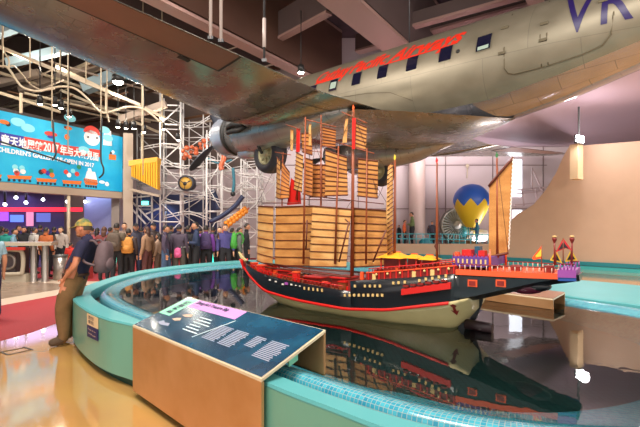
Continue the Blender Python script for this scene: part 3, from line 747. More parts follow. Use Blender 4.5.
# navigation strip along the leading edge catches the light
# ---- nacelles
NZ = -1.17
for s in (1, -1):
    y = s*2.82
    def ring(a, w, h, z, n=28): return [Vector((a, y+w*math.cos(2*PI*k/n), z+h*math.sin(2*PI*k/n))) for k in range(n)]
    nac = ap('nacelle', MB().loft([ring(4.05, .64, .66, NZ), ring(3.4, .66, .72, NZ+.0), ring(2.7, .64, .70, NZ-.02), ring(1.6, .60, .62, NZ-.05), ring(.4, .52, .46, NZ-.04), ring(-.5, .32, .22, NZ+.06), ring(-1.2, .06, .04, NZ+.10)], cap=True), m_nac)
    add_uv(nac, lambda c: (c.x, c.z*1.0+c.y))
    cowl = MB().loft([ring(4.05, .70, .70, NZ), ring(4.3, .715, .715, NZ), ring(4.75, .70, .70, NZ), ring(5.0, .63, .63, NZ), ring(5.1, .55, .55, NZ), ring(5.05, .47, .47, NZ), ring(4.8, .45, .45, NZ)])
    ap('cowling', cowl, m_cowl, nac, 'pale engine cowling')
    ap('cowl_gap', MB().loft([ring(4.02, .672, .69, NZ), ring(4.12, .718, .718, NZ), ring(4.02, .715, .715, NZ), ring(3.98, .66, .68, NZ)]), m_gap, nac)
    eng = MB().cyl((4.72, y, NZ), (4.8, y, NZ), .46, n=20)
    ap('engine_face', eng, m_gap, nac)
    for k in range(9):
        a_ = 2*PI*k/9; ap('engine_cylinder', MB().cyl((4.88, y+.16*math.cos(a_), NZ+.16*math.sin(a_)), (4.88, y+.42*math.cos(a_), NZ+.42*math.sin(a_)), .07, n=8), m_tyre, nac)
    # exhaust loop and cooler on the outboard side
    ex = MB().tube([(3.75, y+s*.62, NZ-.02), (3.55, y+s*.74, NZ+.10), (3.2, y+s*.78, NZ+.14), (2.75, y+s*.78, NZ+.08), (2.55, y+s*.72, NZ-.02), (2.8, y+s*.77, NZ-.10), (3.2, y+s*.79, NZ-.08), (3.55, y+s*.74, NZ-.08)], .075, 8, closed=True)
    ap('exhaust_loop', ex, m_gap, nac, 'black exhaust loop')
    ap('cooler_scoop', MB().loft([[Vector((a, y+w*math.cos(2*PI*k/12), NZ-.66+h*math.sin(2*PI*k/12))) for k in range(12)] for a, w, h in ((3.9, .16, .14), (3.7, .24, .22), (3.2, .26, .22), (2.7, .14, .1))], cap=True), m_cowl, nac)
    # propeller
    prop = ap('propeller', MB().lathe([(.001, .34), (.08, .30), (.12, .16), (.14, 0), (.10, -.12), (.10, -.3)], (5.25, y, NZ), 16, R=Matrix.Rotation(PI/2, 3, 'Y')), m_cowl)
    for k in range(3):
        ph = math.radians(-47 if s > 0 else -20)+k*2*PI/3
        rr_ = []
        for (r, c, tw, th) in ((.1, .09, 60, .09), (.3, .12, 55, .08), (.55, .22, 45, .05), (.9, .30, 36, .04), (1.3, .29, 28, .03), (1.6, .22, 24, .02), (1.72, .12, 22, .012), (1.745, .03, 22, .006)):
            er = Vector((0, math.cos(ph), math.sin(ph))); et = Vector((0, -math.sin(ph), math.cos(ph))); ex_ = Vector((1, 0, 0))
            t_ = math.radians(tw); cd = (et*math.cos(t_)-ex_*math.sin(t_))*1.25; nd = et*math.sin(t_)+ex_*math.cos(t_)
            rr_.append([Vector((5.28, y, NZ))+er*r+cd*(c/2*math.cos(2*PI*q/10))+nd*(th/2*math.sin(2*PI*q/10)) for q in range(10)])
        ap('blade', MB().loft(rr_, cap=True), m_blade, prop)
    # main wheel, half retracted
    wx_, wz_ = 2.15, -1.976
    whl = ap('main_wheel', MB().lathe([(.33, -.20), (.44, -.26), (.56, -.24), (.61, -.13), (.62, 0), (.61, .13), (.56, .24), (.44, .26), (.33, .20)], (wx_, y, wz_), 32, R=Matrix.Rotation(PI/2, 3, 'X')), m_tyre)
    ap('hub', MB().lathe([(.001, -.2), (.10, -.21), (.12, -.12), (.26, -.11), (.30, -.19), (.36, -.22), (.36, .22), (.30, .19), (.26, .11), (.12, .12), (.10, .21), (.001, .2)], (wx_, y, wz_), 28, R=Matrix.Rotation(PI/2, 3, 'X')), m_hub, whl)
    for k in range(8):
        a_ = 2*PI*k/8
        ap('hub_rib', MB().bar((wx_+.10*math.cos(a_), y+s*.17, wz_+.10*math.sin(a_)), (wx_+.29*math.cos(a_), y+s*.17, wz_+.29*math.sin(a_)), .035, .05), m_hub, whl)
    for q in (-.33, .33):
        ap('undercarriage_leg', MB().tube([(wx_, y+q, wz_), (wx_+.45, y+q, wz_+.5), (wx_+1.1, y+q, wz_+.75)], .05, 8), m_gap if q*s > 0 else m_hub)
    ap('wheel_well', MB().box((wx_+.05, y, NZ-.42), (1.25, .62, .3)), m_gap)
# tail (beyond the frame, seen only in reflections)
ap('tail_fin', MB().prism([(-10.2, -.05, .9), (-12.9, -.05, .7), (-13.3, -.05, 2.9), (-12.3, -.05, 3.1)], (0, .1, 0)), m_fus)
for s in (1, -1): ap('tailplane', MB().prism([(-10.8, s*.2, .75), (-12.6, s*.2, .75), (-12.7, s*3.6, .8), (-11.9, s*4.0, .8)], (0, 0, .1)), m_fus)
# suspension cables
m_cable = mat('pale_cable', sr('#b9a9a4'), .4); m_cabled = mat('dark_cable', (.03, .03, .035), .4)
MA = basis(air)
def cable(l, lab, m_, r, top=12.4, extra=None):
    q = MA @ Vector(l)
    t = thing('suspension_cable', lab, 'cable', tuple(q))
    part(t, 'cable', MB().cyl(tuple(q), (q.x, q.y, top), r, n=8), m_)
    part(t, 'clamp', MB().box(tuple(q+Vector((0, 0, .03))), (.10, .06, .06)), m_cabled)
    if extra: part(t, 'turnbuckle', MB().cyl((q.x, q.y, q.z+.3), (q.x, q.y, q.z+.9), r*1.5, n=8), m_cable)
cable((-1.45, 6.95, -.62), 'left one of two pale rods holding the aircraft wing', m_cable, .032)
cable((-1.5, 6.76, -.63), 'right one of two pale rods holding the aircraft wing', m_cable, .032)
cable((-1.5, 5.75, -.72), 'dark wire with turnbuckle holding the wing near the bright lamp', m_cabled, .025, extra=1)
cable((-1.0, 0, 1.24), 'thin dark wire meeting the fuselage top above the red lettering', m_cabled, .02)
# ================================================================== the treasure ship model
SM = Vector((.742, 4.876, 0)); SA = math.atan2(-.6, .8)
ship = thing('ship_model', 'large model of a nine-masted Chinese junk with battened tan sails', 'model ship', (SM.x, SM.y, WL), rz=SA)
def sp(nm, mb, m_, par=None, lab=None):      # local ship coordinates: t toward the stern, y away from the camera, z above the hall floor
    mb.v = [(v[0], v[1], v[2]-WL) for v in mb.v]
    return part(par or ship, nm, mb, m_, world=False, label=lab)
def lerpt(T, t):
    if t <= T[0][0]: return T[0][1]
    for (a, b), (c, d) in zip(T, T[1:]):
        if t <= c: return b+(d-b)*(t-a)/(c-a)
    return T[-1][1]
BEAM = [(-2.36, .02), (-2.1, .14), (-1.7, .27), (-1.2, .36), (-.6, .40), (.2, .42), (1, .38), (1.5, .30), (1.80, .22), (1.95, .16)]
STR = [(-2.30, 1.03), (-2.09, .93), (-1.85, .83), (-1.62, .762), (-.95, .718), (-.27, .70), (.25, .752), (.9, .89), (1.08, .94)]
SHR = [(-2.36, 1.13), (-2.15, 1.05), (-1.69, .975), (-1.1, .935), (-.63, .91), (-.30, .895)]
SHR2 = [(-.30, 1.0), (.513, 1.10), (.96, 1.165), (1.2, 1.165), (1.6, 1.165), (1.95, 1.22)]
KEEL = [(-2.30, 1.02), (-2.09, .88), (-1.8, .68), (-1.5, .54), (-1.1, .46), (.6, .46), (.85, .52), (1.0, .70), (1.08, .80)]
m_creamh = mat('cream_hull', sr('#cfc18d'), .25, noise=.12, nscale=5, coat=.4)
m_redh = mat('red_stripe', sr('#c41e1a'), .35); m_blackh = mat('black_hull', sr('#14181f'), .28, noise=.2, nscale=6, coat=.3)
m_redw = mat('red_wood', sr('#84201a'), .45, noise=.25, nscale=20); m_orange = mat('orange_gunwale', sr('#e2562b'), .4)
m_gold = mat('gold_trim', sr('#d9b878'), .35); m_wood = mat('mast_wood', sr('#8d431f'), .45, noise=.25, nscale=14, stretch=(1, 1, .2))
m_deck = mat('deck_planks', sr('#8b4a2c'), .55, noise=.3, nscale=25, stretch=(.2, 2, 1))
m_purple = mat('purple_cabin', sr('#5c3a8a'), .45); m_magenta = mat('magenta_stern', sr('#9b4aa0'), .45); m_blue = mat('blue_stern', sr('#23509e'), .45)
m_yroof = mat('yellow_roof', sr('#f0a92c'), .45, noise=.15, nscale=30, stretch=(4, 1, 1)); m_white = mat('white_paint', sr('#e6e0d6'), .5)
m_dkb = mat('dark_batten', sr('#5b2410'), .55)
def hull_x(t, z):     # half beam at station and height
    b = lerpt(BEAM, t); zk = lerpt(KEEL, t); zs = lerpt(STR, t)
    if z >= zs: return b*(.96+.04*min(1, (z-zs)/.2))
    u = max(0, (z-zk)/(max(.02, zs-zk))); return b*.96*(u**.5 if t < .4 else u**.62)
st = [-2.30+k*.1 for k in range(35)]
ts = [t for t in st if t <= 1.08]+[1.08]
def sect_lower(t):
    zk, zs = lerpt(KEEL, t), lerpt(STR, t)
    P = []
    for k in range(9):
        z = zk+(zs-zk)*(k/8)**1.6; P.append(Vector((t, -hull_x(t, z), z)))
    return P+[Vector((p.x, -p.y, p.z)) for p in reversed(P)]
sp('lower_hull', MB().loft([sect_lower(t) for t in ts], closed=False, cap=True), m_creamh, lab='cream underwater hull')
for s in (-1, 1):
    mb = MB().loft([[Vector((t, s*(hull_x(t, lerpt(STR, t))+o_), lerpt(STR, t)+dz)) for o_, dz in ((0, -.03), (.012, -.028), (.014, 0.0), (0, .004))] for t in [x for x in ts if x < .93]], closed=False)
    sp('rubbing_stripe', mb, m_redh, lab='red waterline stripe')
def upper_side(t0, t1, shr, s, zb=None):
    n = 14; g = []
    for k in range(n+1):
        t = t0+(t1-t0)*k/n; z0 = lerpt(STR, t) if zb is None else lerpt(zb, t); z1 = lerpt(shr, t); b = lerpt(BEAM, t)
        g.append([Vector((t, s*b*.962, z0)), Vector((t, s*b*.985, (z0+z1)/2)), Vector((t, s*b, z1)), Vector((t, s*(b-.025), z1)), Vector((t, s*(b-.03), z0+.02))])
    return g
# black topsides: one shell per deck level
for t0, t1, shr, lab in ((-2.34, -.20, SHR, None), (-.20, 1.0, SHR2, None)):
    mb = MB()
    for s in (-1, 1): mb.loft(upper_side(t0, t1, shr, s), closed=False, cap=True)
    sp('topside', mb, m_blackh)
# stern counter
ZB = [(1.0, .915), (1.08, .93), (1.34, 1.01), (1.6, 1.09), (1.75, 1.13), (1.95, 1.17)]
g = []
for k in range(13):
    t = .95+(1.95-.95)*k/12; b = lerpt(BEAM, t); z0 = lerpt(ZB, t); z1 = 1.15+.05*max(0, (t-1.5)/.45)
    g.append([Vector((t, -b, z1)), Vector((t, -b*.98, z0+.02)), Vector((t, -b*.6, z0-.03)), Vector((t, b*.6, z0-.03)), Vector((t, b*.98, z0+.02)), Vector((t, b, z1))])
sp('stern_counter', MB().loft(g, cap=True, smooth=False), m_blackh)
for k, (t, z) in enumerate(((1.12, 1.085), (1.36, 1.10))):
    for s in (-1, 1):
        b = lerpt(BEAM, t)*.99
        f_ = sp('stern_port', MB().box((t, s*(b+.0), z), (.085, .02, .065)), m_orange)
        sp('port_panel', MB().box((t, s*(b+.012), z), (.06, .006, .042)), m_redw, f_)
g = []
for k in range(9):
    t = .97+(1.80-.97)*k/8; b = lerpt(BEAM, t)+.008; z0 = 1.158; z1 = 1.205
    g.append([Vector((t, -b, z0)), Vector((t, -b, z1)), Vector((t, b, z1)), Vector((t, b, z0))])
sp('aft_deck', MB().loft(g, cap=True, smooth=False), m_orange, lab='orange aft deck band')
g = []
for t in (1.80, 1.85, 1.93):
    b = lerpt(BEAM, t)+.012
    g.append([Vector((t, -b, 1.175)), Vector((t, -b, 1.24)), Vector((t, b, 1.24)), Vector((t, b, 1.175))])
sp('stern_gallery', MB().loft(g, cap=True, smooth=False), m_magenta, lab='magenta stern gallery')
sp('stern_gallery_base', MB().loft([[Vector((v.x, v.y*.97, v.z-(.03 if k in (0, 3) else .066))) for k, v in enumerate(r)] for r in g], cap=True, smooth=False), m_blue, lab='blue band under the stern gallery')
# cargo boat-shaped bulge under the counter
sp('quarter_bulge', MB().ball((1.52, -.10, 1.06), (.17, .12, .07), 14, 8), mat('maroon_bulge', sr('#5d1730'), .3))
sp('bulge_cap', MB().ball((1.60, -.10, 1.075), (.14, .11, .055), 14, 8), m_blackh)
# decks
def deck(t0, t1, zf, m_, nm='deck'):
    g = []
    for k in range(9):
        t = t0+(t1-t0)*k/8; b = lerpt(BEAM, t)-.03; g.append([Vector((t, -b, zf(t)-.02)), Vector((t, -b, zf(t))), Vector((t, b, zf(t))), Vector((t, b, zf(t)-.02))])
    return sp(nm, MB().loft(g, cap=True, smooth=False), m_)
deck(-2.28, -.24, lambda t: lerpt(SHR, t)-.04, m_deck); deck(-.2, .98, lambda t: lerpt(SHR2, t)-.02, m_deck)
# break of the forecastle: red bulkhead at t=-.2
sp('bulkhead', MB().box((-.22, 0, .955), (.03, .80, .11)), m_redw)
# prow
sp('prow_beak', MB().prism([(-2.30, -.018, 1.12), (-2.40, -.018, 1.19), (-2.46, -.018, 1.24), (-2.42, -.018, 1.17), (-2.33, -.018, 1.07)], (0, .036, 0)), m_creamh)
sp('bow_plate', MB().loft([[Vector((-2.31, -.05, .98)), Vector((-2.31, .05, .98))], [Vector((-2.36, -.09, 1.14)), Vector((-2.36, .09, 1.14))]], closed=False), m_redh)
# keel and stem
sp('stem', MB().tube([(-2.34, 0, 1.06), (-2.2, 0, .96), (-2.05, 0, .85), (-1.8, 0, .67), (-1.5, 0, .53)], .018, 6), m_creamh)
# rudder and stern post
sp('rudder', MB().prism([(1.07, -.012, .98), (1.13, -.012, .96), (1.10, -.012, .82), (1.05, -.012, .68), (.98, -.012, .62), (1.0, -.012, .74)], (0, .024, 0)), m_blackh, lab='black curved rudder')
sp('stern_post', MB().tube([(1.06, 0, 1.0), (1.0, 0, .78), (.93, 0, .62), (.9, 0, .50)], .025, 6), m_blackh)
sp('rudder_stock', MB().cyl((.96, -.06, .63), (1.22, -.06, .62), .052, n=14), mat('dark_rudder', sr('#2c1c22'), .4))
sp('stand_block', MB().box((.95, -.0, .54), (.12, .16, .20)), m_blackh)
# red emblem near the sternpost
em = [(-.03, .05), (.0, .07), (.03, .05), (.012, .03), (.012, -.01), (.035, .0), (.0, -.06), (-.035, .0), (-.012, -.01), (-.012, .03)]
tt = .93; 
sp('anchor_emblem', MB().add([(tt+a_, -hull_x(tt+a_, .80+b_)-.008, .80+b_) for a_, b_ in em], [tuple(range(10))]), m_redw)
# long red sponson on the black topside
def pat(px, py, off=0):      # station and height of a point on the near topside seen at this bearing
    r = (px-CXP)/FPX; v = .3
    for _ in range(15):
        t = (r*(SM.y-.8*v)-SM.x+.6*v)/(.8+.6*r); v = lerpt(BEAM, t)+off
    Y = SM.y-.6*t-.8*v; return t, v, EYE-(py-HOR)*Y/FPX
def onhull(px, py, off=0): t, v, z = pat(px, py, off); return Vector((t, -v, z))
for s in (-1, 1):
    a, b = pat(402, 292), pat(451, 285.5)
    mb = MB()
    g = []
    for k in range(7):
        t = a[0]+(b[0]-a[0])*k/6; z = a[2]+(b[2]-a[2])*k/6; w = lerpt(BEAM, t)
        g.append([Vector((t, s*(w-.01), z-.035)), Vector((t, s*(w+.02), z-.03)), Vector((t, s*(w+.02), z+.03)), Vector((t, s*(w-.01), z+.035))])
    sp('sponson', MB().loft(g, cap=True, smooth=False), m_redh, lab='bright red side box')
    for k in range(6):
        t = a[0]+(b[0]-a[0])*(k+.6)/6.4; z = a[2]+(b[2]-a[2])*(k+.6)/6.4; w = lerpt(BEAM, t)
        sp('sponson_lid', MB().box((t, s*(w+.01), z+.055), (.055, .03, .022)), m_redw)
# portholes
def ports(pl, w=.023, h=.028, m_=None, nm='porthole'):
    for x, y in pl:
        p = onhull(x, y)
        for s in (1, -1):
            sp(nm, MB().box((p.x, s*p.y, p.z), (w, .016, h)), m_ or m_gold)
ports([(345+4.65*k, 295.2) for k in range(9)])
ports([(355, 286), (365, 286), (370, 286), (375, 286), (380, 286)], .021, .028)
ports([(393.5, 283), (398.7, 282.6), (405, 282), (419.5, 280.5), (426, 279), (432.5, 278.2), (439, 277), (446, 275.8)])
ports([(304.5+4.4*k, 288.2+.5*k) for k in range(5)], .018, .034)
ports([(270, 279.8), (276, 281.5), (283, 284.2), (291.5, 284.5)], .028, .018, m_white, 'painted_cloud')
ports([(286.5, 283.5)], .05, .03, m_magenta, 'painted_panel')
ports([(296, 285.3), (300, 286)], .02, .01, m_white, 'painted_cloud')
# gallery walls (red) with balusters on the mid deck
def wall_run(t0, t1, z0f, h, inset, m_, nm, s):
    g = []
    for k in range(9):
        t = t0+(t1-t0)*k/8; b = lerpt(BEAM, t)-inset; z = z0f(t); g.append([Vector((t, s*b, z)), Vector((t, s*b, z+h)), Vector((t, s*(b-.02), z+h)), Vector((t, s*(b-.02), z))])
    return sp(nm, MB().loft(g, cap=True, smooth=False), m_)
zs2 = lambda t: lerpt(SHR2, t)-.01
for s in (-1, 1):
    w_ = wall_run(.0 if s < 0 else .0, .97, zs2, .082, .02, m_redw, 'gallery_wall', s)
    wall_run(.0, .97, lambda t: zs2(t)+.082, .012, .01, m_orange, 'gallery_rail', s)
    for k in range(15):
        t = .03+.92*k/14; sp('gallery_post', MB().box((t, s*(lerpt(BEAM, t)-.012), zs2(t)+.045), (.012, .012, .09)), m_redh)
    for t in (.13, .26, .40, .66, .8, .9):
        sp('gallery_lantern', MB().ball((t, s*(lerpt(BEAM, t)-.008), zs2(t)+.062), .013, 8, 6), m_gold)
    for t in (.10, .55, .74):
        sp('gallery_door', MB().box((t, s*(lerpt(BEAM, t)-.012), zs2(t)+.038), (.04, .012, .06)), m_gold)
def rail(t0, t1, zf, h, inset, s, n, m1, m2, nm='railing'):
    r = sp(nm, MB().tube([Vector((t0+(t1-t0)*k/8, s*(lerpt(BEAM, t0+(t1-t0)*k/8)-inset), zf(t0+(t1-t0)*k/8)+h)) for k in range(9)], .006, 5), m1)
    for k in range(n):
        t = t0+(t1-t0)*k/(n-1); b = lerpt(BEAM, t)-inset
        sp('baluster', MB().cyl((t, s*b, zf(t)), (t, s*b, zf(t)+h), .005, n=5), m2, r)
z1f = lambda t: lerpt(SHR, t)
for s in (-1, 1):
    rail(-2.05, -.32, z1f, .045, .03, s, 30, m_redh, m_redw)
    rail(.02, .95, lambda t: zs2(t)+.09, .04, .04, s, 22, m_redh, m_redw)
    rail(1.0, 1.8, lambda t: 1.205, .05, .02, s, 18, m_redw, mat('rail_cream', sr('#cbb8a8'), .5))
    rail(1.82, 1.92, lambda t: 1.24, .05, .0, s, 5, m_redw, m_magenta)
# deck clutter of the forecastle: red cabins, capstans, cannon blocks
rnd = random.Random(7)
for (t, y, w, d_, h, m_) in [(-2.08, -.05, .07, .08, .09, m_redh), (-1.82, -.17, .10, .07, .12, m_redh), (-1.82, .12, .10, .07, .1, m_redh), (-1.10, -.27, .08, .06, .14, m_redh), (-.62, -.29, .09, .06, .07, m_redw),
                          (-1.95, 0, .18, .16, .08, m_orange), (-1.5, .05, .22, .22, .09, m_redw), (-.95, 0, .26, .3, .08, m_redw), (-.55, .02, .2, .3, .12, m_redw), (-.42, -.2, .1, .1, .1, m_wood), (-1.3, -.1, .1, .08, .08, m_wood)]:
    z = z1f(t)-.04
    c_ = sp('deck_house', MB().box((t, y, z+h/2), (w, d_, h)), m_)
    sp('house_roof', MB().box((t, y, z+h+.008), (w*1.15, d_*1.15, .014)), m_redh if m_ is not m_redh else m_orange, c_)
for k in range(26):
    t = -2.05+1.75*rnd.random(); y = (rnd.random()*2-1)*.24*(1 if t > -1.5 else .6); z = z1f(t)-.04
    m_ = [m_redh, m_redw, m_orange, m_dkb, m_gold][k % 5]
    sp('deck_fitting', MB().box((t, y, z+.03), (.03+.05*rnd.random(), .03, .05+.03*rnd.random())), m_)
for s in (-1, 1):
    sp('boom', MB().tube([(-2.0, s*.12, 1.06), (-1.2, s*.2, 1.05), (-.3, s*.24, 1.03)], .012, 6), m_dkb)
sp('boom', MB().tube([(-1.9, -.02, 1.10), (-1.1, -.10, 1.08), (-.4, -.12, 1.08)], .010, 6), m_dkb)
# yellow roofed pavilions
def pavilion(t, y, w, d_, z, h, rh, lab=None):
    p = sp('pavilion', MB().box((t, y, z+h*.5), (w*.7, d_*.7, h)), m_redw)
    for a_ in (-1, 1):
        for b_ in (-1, 1): sp('pavilion_post', MB().cyl((t+a_*w*.44, y+b_*d_*.44, z), (t+a_*w*.44, y+b_*d_*.44, z+h), .008, n=6), m_redh, p)
    W_, D_ = w*.62, d_*.62
    r_ = MB(); e = [(-W_, -D_, 0), (W_, -D_, 0), (W_, D_, 0), (-W_, D_, 0)]; m__ = [(-W_*.55, -D_*.5, rh*.55), (W_*.55, -D_*.5, rh*.55), (W_*.55, D_*.5, rh*.55), (-W_*.55, D_*.5, rh*.55)]; tp = [(-W_*.42, 0, rh), (W_*.42, 0, rh)]
    V = [Vector((t, y, z+h))+Vector(q) for q in e+m__+tp]
    r_.add(V, [(0, 1, 5, 4), (1, 2, 6, 5), (2, 3, 7, 6), (3, 0, 4, 7), (4, 5, 9, 8), (6, 7, 8, 9), (5, 6, 9), (7, 4, 8), (3, 2, 1, 0)])
    sp('pavilion_roof', r_, m_yroof, p, 'yellow hipped roof')
    sp('roof_ridge', MB().tube([(t-W_*.45, y, z+h+rh+.004), (t+W_*.45, y, z+h+rh+.004)], .007, 5), m_orange, p)
pavilion(.14, 0, .26, .26, 1.09, .175, .06); pavilion(.38, 0, .13, .20, 1.12, .15, .04); pavilion(.55, .02, .15, .20, 1.13, .13, .045)
# midship red fittings
for k in range(12):
    t = -.15+.2*rnd.random()+(.9*rnd.random() if k > 5 else 0); y = (rnd.random()*2-1)*.3; z = zs2(min(.95, t))
    sp('deck_fitting', MB().box((min(.95, t), y, z+.05), (.03+.03*rnd.random(), .03, .08+.04*rnd.random())), [m_redh, m_redw, m_orange][k % 3])
# purple aft cabin with arcade
pc = sp('aft_cabin', MB().box((1.08, 0, 1.28), (.34, .62, .09)), m_purple, lab='purple aft cabin')
for k in range(8):
    for s in (-1, 1): sp('cabin_arch', MB().box((.93+.042*k, s*.312, 1.285), (.014, .008, .04)), m_gold, pc)
for k in range(10):
    for s in (-1, 1): sp('cabin_finial', MB().cyl((.92+.036*k, s*.30, 1.325), (.92+.036*k, s*.30, 1.36), .006, .002, 5), m_redh, pc)
for (t, y, w, d_, h, m_) in [(1.0, -.1, .09, .12, .06, m_redh), (1.14, -.1, .06, .1, .055, m_redh), (1.07, .0, .05, .1, .09, mat('teal_block', sr('#1d4d66'), .4)), (1.45, -.12, .08, .1, .05, m_redw), (1.72, -.12, .07, .1, .06, m_redw), (.93, -.22, .04, .04, .16, m_orange)]:
    z = 1.325 if t < 1.3 and t > .95 else 1.205
    sp('deck_house', MB().box((t, y, z+h/2), (w, d_, h)), m_)
for s in (-1, 1): sp('cabin_post', MB().cyl((1.26, s*.30, 1.2), (1.26, s*.30, 1.40), .014, .008, 6), m_orange)
# stern lanterns and flags
m_rflag = mat('red_flag', sr('#c5202a'), .6); m_oflag = mat('orange_flag', sr('#ef5a1e'), .6); m_yflag = mat('yellow_flag', sr('#e5c238'), .6); m_bflag = mat('black_flag', sr('#20141a'), .6); m_green = mat('green_flag', sr('#2f6b3a'), .6)
for (px, py) in ((554.5, 239), (572, 239)):
    r = (px-CXP)/FPX; v = -.0 if px < 560 else .02
    p = pat(px, py)
    t = (r*(SM.y-.8*v)-SM.x+.6*v)/(.8+.6*r); Y = SM.y-.6*t-.8*v; z = EYE-(py-HOR)*Y/FPX
    po = sp('stern_lantern', MB().cyl((t, -v, 1.26), (t, -v, z), .008, n=6), m_redw)
    sp('lantern', MB().lathe([(.008, -.035), (.018, -.01), (.021, .0), (.018, .008), (.001, .02)], (t, -v, z), 10), m_redw, po)
    sp('lantern_cap', MB().ball((t, -v, z+.022), (.021, .021, .010), 10, 6), m_gold, po)
def flag(t, y, z0, z1, pts, m_, nm='flag', m2=None):
    po = sp('flagstaff', MB().cyl((t, y, z0), (t, y, z1), .005, n=5), m_wood)
    sp('flag', MB().prism([(t+a_, y, z1+b_) for a_, b_ in pts], (0, .006, 0)), m_, po)
    if m2: sp('flag_field', MB().prism([(t+a_*.65, y-.003, z1-.03+b_*.6) for a_, b_ in pts], (0, .012, 0)), m2, po)
flag(1.64, -.0, 1.2, 1.44, [(0, 0), (-.08, -.12), (-.07, -.14), (0, -.12)], m_oflag, m2=m_yflag)
flag(1.82, -.05, 1.26, 1.51, [(0, 0), (.07, -.11), (.02, -.09), (-.06, -.13)], m_rflag, m2=m_bflag)
flag(1.75, .05, 1.26, 1.40, [(0, 0), (-.05, -.10), (.05, -.12)], m_yflag, m2=m_bflag)
flag(1.87, .05, 1.26, 1.41, [(0, 0), (-.05, -.12), (.05, -.10)], m_yflag, m2=m_bflag)
# ------------------------------------------------------------------ masts and sails
def ctr(px, py, y=0.0):      # point in the fore-and-aft plane at offset y (away positive)
    v = -y; r = (px-CXP)/FPX
    t = (r*(SM.y-.8*v)-SM.x+.6*v)/(.8+.6*r); Y = SM.y-.6*t-.8*v; return Vector((t, y, EYE-(py-HOR)*Y/FPX))
def mast(x0, y0, x1, y1, r, y=0.0, tip=None, lab=None):
    a = ctr(x0, y0, y); b = ctr(x1, y1, y); b.x = b.x; 
    m_ = sp('mast', MB().tube([b, a], [r*1.25, r*.75], 8), m_wood, lab=lab)
    if tip:
        sp('mast_pennant', MB().prism([a+Vector((0, -.004, -.01)), a+Vector((.013, -.004, .03)), a+Vector((-.005, -.004, .065)), a+Vector((-.015, -.004, .02))], (0, .008, 0)), tip, m_)
    return m_
msts = [mast(283, 152, 281, 260, .010, .10, lab='slender foremast'), mast(298, 128, 297, 200, .009, .15), mast(305.5, 117, 303.5, 264, .012, -.06),
        mast(321, 115, 321, 262, .012, .12), mast(338.5, 146, 335, 264, .012, -.12), mast(353.5, 110, 352, 276, .020, .02, m_oflag, 'thick main mast'),
        mast(367, 148, 366, 264, .010, -.05), mast(395, 160, 394.5, 266, .014, -.02, m_yflag), mast(437, 163, 437, 270, .013, 0, m_redh, 'bare mast with red tip'), mast(497, 158, 497.5, 258, .011, .02, m_green)]
def sail_mat(name, c1, c2):
    m = bpy.data.materials.new(name); m.use_nodes = True; N_, L_, B_ = nodes_of(m)
    tc = N_.new('ShaderNodeTexCoord'); nz = N_.new('ShaderNodeTexNoise'); nz.inputs['Scale'].default_value = 3; nz.inputs['Detail'].default_value = 7
    mp = N_.new('ShaderNodeMapping'); mp.inputs['Scale'].default_value = (1, 1, 2.5)
    L_.new(tc.outputs['Object'], mp.inputs[0]); L_.new(mp.outputs[0], nz.inputs['Vector'])
    rp = N_.new('ShaderNodeValToRGB'); rp.color_ramp.elements[0].position = .35; rp.color_ramp.elements[1].position = .65
    rp.color_ramp.elements[0].color = (*c2, 1); rp.color_ramp.elements[1].color = (*c1, 1)
    L_.new(nz.outputs[0], rp.inputs[0])
    wv = N_.new('ShaderNodeTexNoise'); wv.inputs['Scale'].default_value = 160; L_.new(tc.outputs['Object'], wv.inputs['Vector'])
    mx = N_.new('ShaderNodeMix'); mx.data_type = 'RGBA'; mx.blend_type = 'OVERLAY'; mx.inputs[0].default_value = .35
    L_.new(rp.outputs[0], mx.inputs[6]); L_.new(wv.outputs[0], mx.inputs[7]); L_.new(mx.outputs[2], B_.inputs['Base Color'])
    B_.inputs['Roughness'].default_value = .75
    return m
m_sail = sail_mat('tan_sailcloth', sr('#c38a4a'), sr('#a56c32')); m_saillt = sail_mat('pale_sailcloth', sr('#d6a768'), sr('#b98043')); m_sailbr = sail_mat('brown_sailcloth', sr('#c07b3c'), sr('#a3622c'))
def sail(TL, TR, BR, BL, n, m_, y=0.0, yaw=0.0, belly=.03, bat=.006, nm='sail', lab=None):
    c = [ctr(*q, y) for q in (TL, TR, BR, BL)]
    mid = sum(c, Vector())/4
    def yawed(p):      # swing the sail about the vertical through its middle
        d = p.x-mid.x; return Vector((p.x, p.y+d*math.tan(yaw), p.z))
    c = [yawed(p) for p in c]
    nx, nz_ = 6, n*3
    g = []
    for j in range(nz_+1):
        v = j/nz_; a = c[0].lerp(c[3], v); b = c[1].lerp(c[2], v); row = []
        for i in range(nx+1):
            u = i/nx; p = a.lerp(b, u)
            bulge = belly*math.sin(PI*u)*.6+.004*abs(math.sin(PI*v*n))
            row.append(p+Vector((0, -bulge, 0)))
        g.append(row)
    mb = MB().loft(g, closed=False)
    back = MB().loft([[q+Vector((0, .006, 0)) for q in r] for r in g], closed=False)
    mb.join(back)
    s_ = sp(nm, mb, m_, lab=lab)
    for k in range(n+1):
        v = k/n; a = c[0].lerp(c[3], v); b = c[1].lerp(c[2], v); ex = (b-a)*.02
        P = [(a-ex).lerp(b+ex, q/6)+Vector((0, -.6*belly*math.sin(PI*q/6)-.008, 0)) for q in range(7)]
        sp('batten', MB().tube(P, bat*(1.5 if k in (0, n) else 1), 5), m_dkb, s_)
    return s_
sail((256, 206), (276, 207), (275, 265), (254.5, 261), 7, m_saillt, .05, -.25)
sail((276, 207), (313, 206), (312, 266), (275, 265), 7, m_sail, .05, .0, .02)
sail((314, 206), (350, 209), (345, 267), (311, 266), 8, m_saillt, -.08, .1)
sail((352, 208), (392, 211), (391, 265), (353, 267), 8, m_sail, .06, .0)
sail((276, 157), (282, 161), (281.5, 199), (274, 197), 8, m_saillt, .08, -.5, .01)
